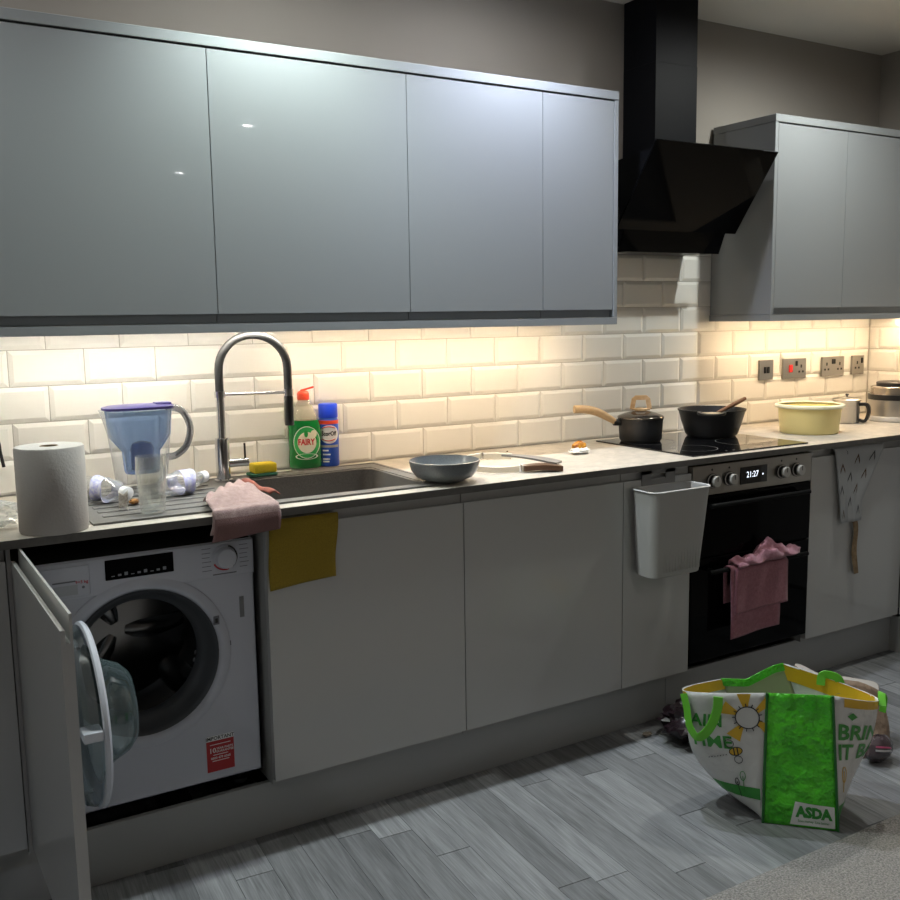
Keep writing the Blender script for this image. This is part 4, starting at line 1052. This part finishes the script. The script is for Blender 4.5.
def patch(name, fn, pts, mat, parent, off=.0022, nsub=3):
    """map a flat polygon strip list [(u,v) quads] on a face"""
    V, F = [], []
    for q in pts:
        n0 = len(V)
        for j in range(nsub+1):
            for i in range(nsub+1):
                a, b = i/nsub, j/nsub
                u = (q[0][0]*(1-a)+q[1][0]*a)*(1-b)+(q[3][0]*(1-a)+q[2][0]*a)*b
                v = (q[0][1]*(1-a)+q[1][1]*a)*(1-b)+(q[3][1]*(1-a)+q[2][1]*a)*b
                V.append(fn(u, v, off))
        for j in range(nsub):
            for i in range(nsub):
                k = n0+j*(nsub+1)+i; F.append([k, k+1, k+nsub+2, k+nsub+1])
    return obj(name, V, F, mat, parent)
def quad(u0, u1, v0, v1): return [(u0, v0), (u1, v0), (u1, v1), (u0, v1)]
# bindings along the gusset edges and rim
obj('edge_binding', *tubeg([frontP(0, k/16, .001) for k in range(17)], .0035, seg=8), m_dg, t, smooth=True)
obj('edge_binding', *tubeg([frontP(1, k/16, .001) for k in range(17)], .0035, seg=8), m_dg, t, smooth=True)
obj('rim_binding', *tubeg([backP(k/14, 1)+Vector((0, 0, -.010)) for k in range(15)], 0, seg=8, flat=(.012, .0018), up=gn), m_gg, t, smooth=True)
# left face print (u = 0 at the gusset, grows away; reading direction is -u)
SL = .42
def arcinv(fn):
    pts = [fn(k/60, .85) for k in range(61)]; cum = [0.0]
    for k in range(60): cum.append(cum[-1]+(pts[k+1]-pts[k]).length)
    def inv(X):
        X = max(0.0015, min(X, cum[-1]*.99))
        for k in range(60):
            if cum[k+1] >= X: return (k+(X-cum[k])/(cum[k+1]-cum[k]))/60
        return 1.0
    return inv
linv, rinv = arcinv(leftP), arcinv(rightP)
def LP(X, Y): return (linv(X), Y/.37)      # X metres away from the gusset corner, Y metres up
patch('yellow_band', leftP, [quad(.46, 1.0, .90, .995)], m_ye, t, nsub=12)
patch('yellow_band_inside', lambda u, v, o: leftP(u, v)+Vector((.0025, -.0025, 0)), [quad(.5, 1.0, .90, .995)], m_ye, t, nsub=12)
patch('yellow_band', rightP, [quad(.05, .95, .93, .995)], m_ye, t, nsub=12)
patch('yellow_band_inside', lambda u, v, o: rightP(u, v)+Vector((-.006, .006, 0)), [quad(.3, 1.0, .86, .995)], m_ye, t, nsub=12)
su, sv, sr = .050, .300, .031
for a0 in (.2, 1.2, 2.3, 3.4, 5.1):
    a1 = a0+.42; R2 = .075
    c0, c1 = (su+sr*math.cos(a0), sv+sr*math.sin(a0)), (su+sr*math.cos(a1), sv+sr*math.sin(a1))
    d0, d1 = (su+R2*math.cos(a0-.05), sv+R2*math.sin(a0-.05)), (su+R2*math.cos(a1+.05), sv+R2*math.sin(a1+.05))
    cl = lambda p: LP(p[0], min(p[1], .368))
    patch('sun_ray', leftP, [[cl(c0), cl(c1), cl(d1), cl(d0)]], m_ye, t, off=.0016)
def strokeL(name, pts, w_, mat, fn=leftP, conv=LP, closed=False, off=.0032):
    P = [fn(*conv(*p), off) for p in pts]
    return obj(name, *tubeg(P, w_, seg=6, closed=closed), mat, t, smooth=True)
ring_ = [(su+sr*math.cos(2*PI*k/24), sv+sr*math.sin(2*PI*k/24)) for k in range(24)]
obj('sun_disc', [leftP(*LP(su, sv), .0024)]+[leftP(*LP(*p), .0024) for p in ring_], [[0, 1+k, 1+(k+1) % 24] for k in range(24)], m_wp, t)
strokeL('sun_outline', ring_, .0014, m_ink, closed=True)
for k in range(13):
    a = 2*PI*k/13; strokeL('sun_tick', [(su+sr*1.02*math.cos(a), sv+sr*1.02*math.sin(a)), (su+sr*1.28*math.cos(a), sv+sr*1.28*math.sin(a))], .0012, m_ink)
bu, bv = .088, .200
be = [(bu+.018*math.cos(2*PI*k/16), bv+.012*math.sin(2*PI*k/16)-.2*.018*math.cos(2*PI*k/16)) for k in range(16)]
obj('bee_body', [leftP(*LP(bu, bv), .0026)]+[leftP(*LP(*p), .0026) for p in be], [[0, 1+k, 1+(k+1) % 16] for k in range(16)], m_ye, t)
strokeL('bee_outline', be, .0011, m_ink, closed=True)
for d in (-.006, .004): strokeL('bee_stripe', [(bu+d, bv-.011), (bu+d+.002, bv+.011)], .0016, m_ink)
for cx0, cy0 in ((.016, .022), (-.006, -.024)):
    strokeL('bee_wing', [(bu+cx0+.012*math.cos(2*PI*k/12), bv+cy0+.011*math.sin(2*PI*k/12)) for k in range(12)], .0009, m_ink, closed=True)
for k in range(7): strokeL('bee_trail', [(bu+.026+.008*k, bv-.012-.0025*k), (bu+.029+.008*k, bv-.013-.0025*k)], .0010, m_ink)
for (pu, pv, r_, mm) in ((.070, .128, .0115, m_pg), (.092, .108, .009, m_ink)):
    strokeL('plant_leaf', [(pu+r_*.8*math.cos(2*PI*k/14), pv+r_*1.2*math.sin(2*PI*k/14)) for k in range(14)], .0009, mm, closed=True)
    strokeL('plant_stem', [(pu, pv), (pu+.002, pv-.045)], .0009, mm)
patch('green_band', leftP, [quad(.01, .9, .17, .26)], m_pg, t, nsub=10)
def wrapL(s, size, X, Y, bold=.05):
    v, f = textg(s, size, bold); return obj('bag_lettering', [leftP(*LP(X-p[0], Y+p[1]), .0024) for p in v], f, m_pg, t)
wrapL('TIME', .052, .150, .222, .02); wrapL('AGAIN', .052, .195, .285, .02)
# right face print (u grows to the right)
def RP(X, Y): return (rinv(X), Y/.37)
def wrapR(s, size, X, Y, bold=.05):
    v, f = textg(s, size, bold, 'LEFT'); return obj('bag_lettering', [rightP(*RP(X+p[0]*1.55, Y+p[1]), .0024) for p in v], f, m_pg, t)
wrapR('BRING', .060, .017, .272, .03); wrapR('IT BACK', .060, .017, .216, .03)
dmd = [(.072-.020, .320), (.072, .309), (.072+.020, .320), (.072, .331)]
obj('diamond_mark', [rightP(*RP(*p), .0024) for p in dmd], [[0, 1, 2, 3]], m_pg, t)
strokeL('plant_leaf', [(.052+.016*math.cos(2*PI*k/16), .155+.022*math.sin(2*PI*k/16)) for k in range(16)], .0009, m_ye, rightP, RP, True)
strokeL('plant_stem', [(.052, .165), (.052, .105)], .0009, m_ye, rightP, RP)
patch('green_band', rightP, [quad(.01, .9, .02, .19)], m_pg, t, nsub=10)
strokeL('sun_outline', [(.33+.030*math.cos(2*PI*k/20), .315+.024*math.sin(2*PI*k/20)) for k in range(20)], .0014, M('grey show-through print', (.2, .2, .2), .6), lambda u, v, o: rightP(u, v)+Vector((-.003, .002, 0)), RP, True)
# label on the gusset
GW = (GB-GA).length
def FP(X, Y): return (X/GW, Y/.37)
lb = patch('brand_label', frontP, [[FP(.070, .006), FP(.186, .006), FP(.186, .066), FP(.084, .070)]], M('white label print', (.72, .72, .70), .45), t, off=.0022, nsub=6)
v, f = textg('ASDA', .040, .06); obj('label_lettering', [frontP(*FP(.132+p[0]*.88, .042+p[1]), .0032) for p in v], f, m_pg, lb)
v, f = textg('Save money. Live better.', .0095, .01); obj('label_lettering', [frontP(*FP(.132+p[0]*.88, .018+p[1]), .0032) for p in v], f, m_pg, lb)
# straps
def strap(pts, n=7, w_=.0125):
    obj('handle', *tubeg(spline(pts, n), 0, seg=8, flat=(w_, .0016), up=(.6, .6, .3)), m_lg, t, smooth=True)
sO = Vector((-.012, -.010, 0))
strap([leftP(.20, .985)+sO, leftP(.20, .88)+sO*1.2, leftP(.235, .74)+sO*1.6, leftP(.31, .66)+sO*2, leftP(.40, .74)+sO*1.8, leftP(.46, .88)+sO*1.4, leftP(.50, .99)+sO])
strap([rightP(.42, .97)+Vector((-.01, -.02, 0)), rightP(.46, 1.02)+Vector((.0, -.01, .012)), rightP(.48, .99)+Vector((.025, -.005, .0)), rightP(.48, .86)+Vector((.028, -.005, .0))], 6, .010)
strap([rightP(.86, .93)+Vector((-.012, .0, .0)), rightP(.85, 1.01)+Vector((-.006, .0, .004)), rightP(.80, 1.02)+Vector((.0, -.004, .004)), rightP(.77, .96)+Vector((.004, .004, .0))], 6, .012)

# brown paper packet behind the bag
t = thing('paper_packet', 'brown paper packet with shiny dark end slumped behind the shopping bag', 'packet', (2.28, -1.08, 0))
m_kraft = M('brown packet paper', (.36, .26, .185), .6, noise=(14, (.27, .185, .125), 4), bump=(22, .8, .015))
def pk(u, v):
    # u around, v up
    a = 2*PI*u; c, s_ = math.cos(a), math.sin(a)
    w_ = (.150-.012*v); d_ = .060*(1-.55*v)+.012
    k = 1+.05*math.sin(5*a+6*v)
    x = w_*math.copysign(abs(c)**.6, c)*k; y = d_*math.copysign(abs(s_)**.8, s_)*k
    q = Vector((.62, -.30, 0)).normalized(); p = Vector((-q.y, q.x, 0))
    o = Vector((2.245, -1.055, 0))+q*x+p*(y+.05*v)
    return (o.x, o.y,   .002+(.262-.085*(c*.5+.5)*1.0+.008*math.sin(3*a))*v)
cloth('packet_body', pk, 36, 14, m_kraft, t, th=.0012)
top = [pk(i/36, 1.0) for i in range(36)]
cc = Vector((sum(p[0] for p in top)/36, sum(p[1] for p in top)/36, sum(p[2] for p in top)/36-.02))
obj('packet_fold', top+[tuple(cc)], [[i, (i+1) % 36, 36] for i in range(36)], M('pale packet lining', (.48, .44, .40), .6), t, smooth=True)
pe = crumple('plastic_end', (2.262, -1.165, .003), .056, .034, .042, M('shiny dark film', (.045, .028, .032), .14, coat=.6, noise=(16, (.10, .075, .08), 2)), parent=t, seed=4, amp=.12)
for dz, mm in ((.052, M('white film stripe', (.7, .68, .68), .3)), (.064, M('pink film stripe', (.45, .06, .14), .3))):
    obj('film_stripe', *tubeg([(2.262+.050*math.cos(a)*.9-.012, -1.165-.036*math.sin(a)-.004, .006+dz*math.sin(a*.5+.35)) for a in [.5+2.0*k/10 for k in range(11)]], .0028, seg=6), mm, pe, smooth=True)

# dark bag between plinth and shopping bag
crumple('bin_liner', (1.935, -.735, .002), .145, .105, .060, M('dark plum plastic film', (.014, .007, .010), .2, coat=.25), 'dark plum crumpled plastic bag on the floor between plinth and shopping bag', 'plastic bag', seed=9, amp=.30, nu=34, nv=18)
crumple('floor_crumb', (1.790, -.640, .0008), .018, .012, .006, M('pale brown scrap', (.20, .16, .12), .8), 'small pale brown scrap on the floor by the plinth', 'scrap', seed=11, amp=.5, nu=14, nv=8)
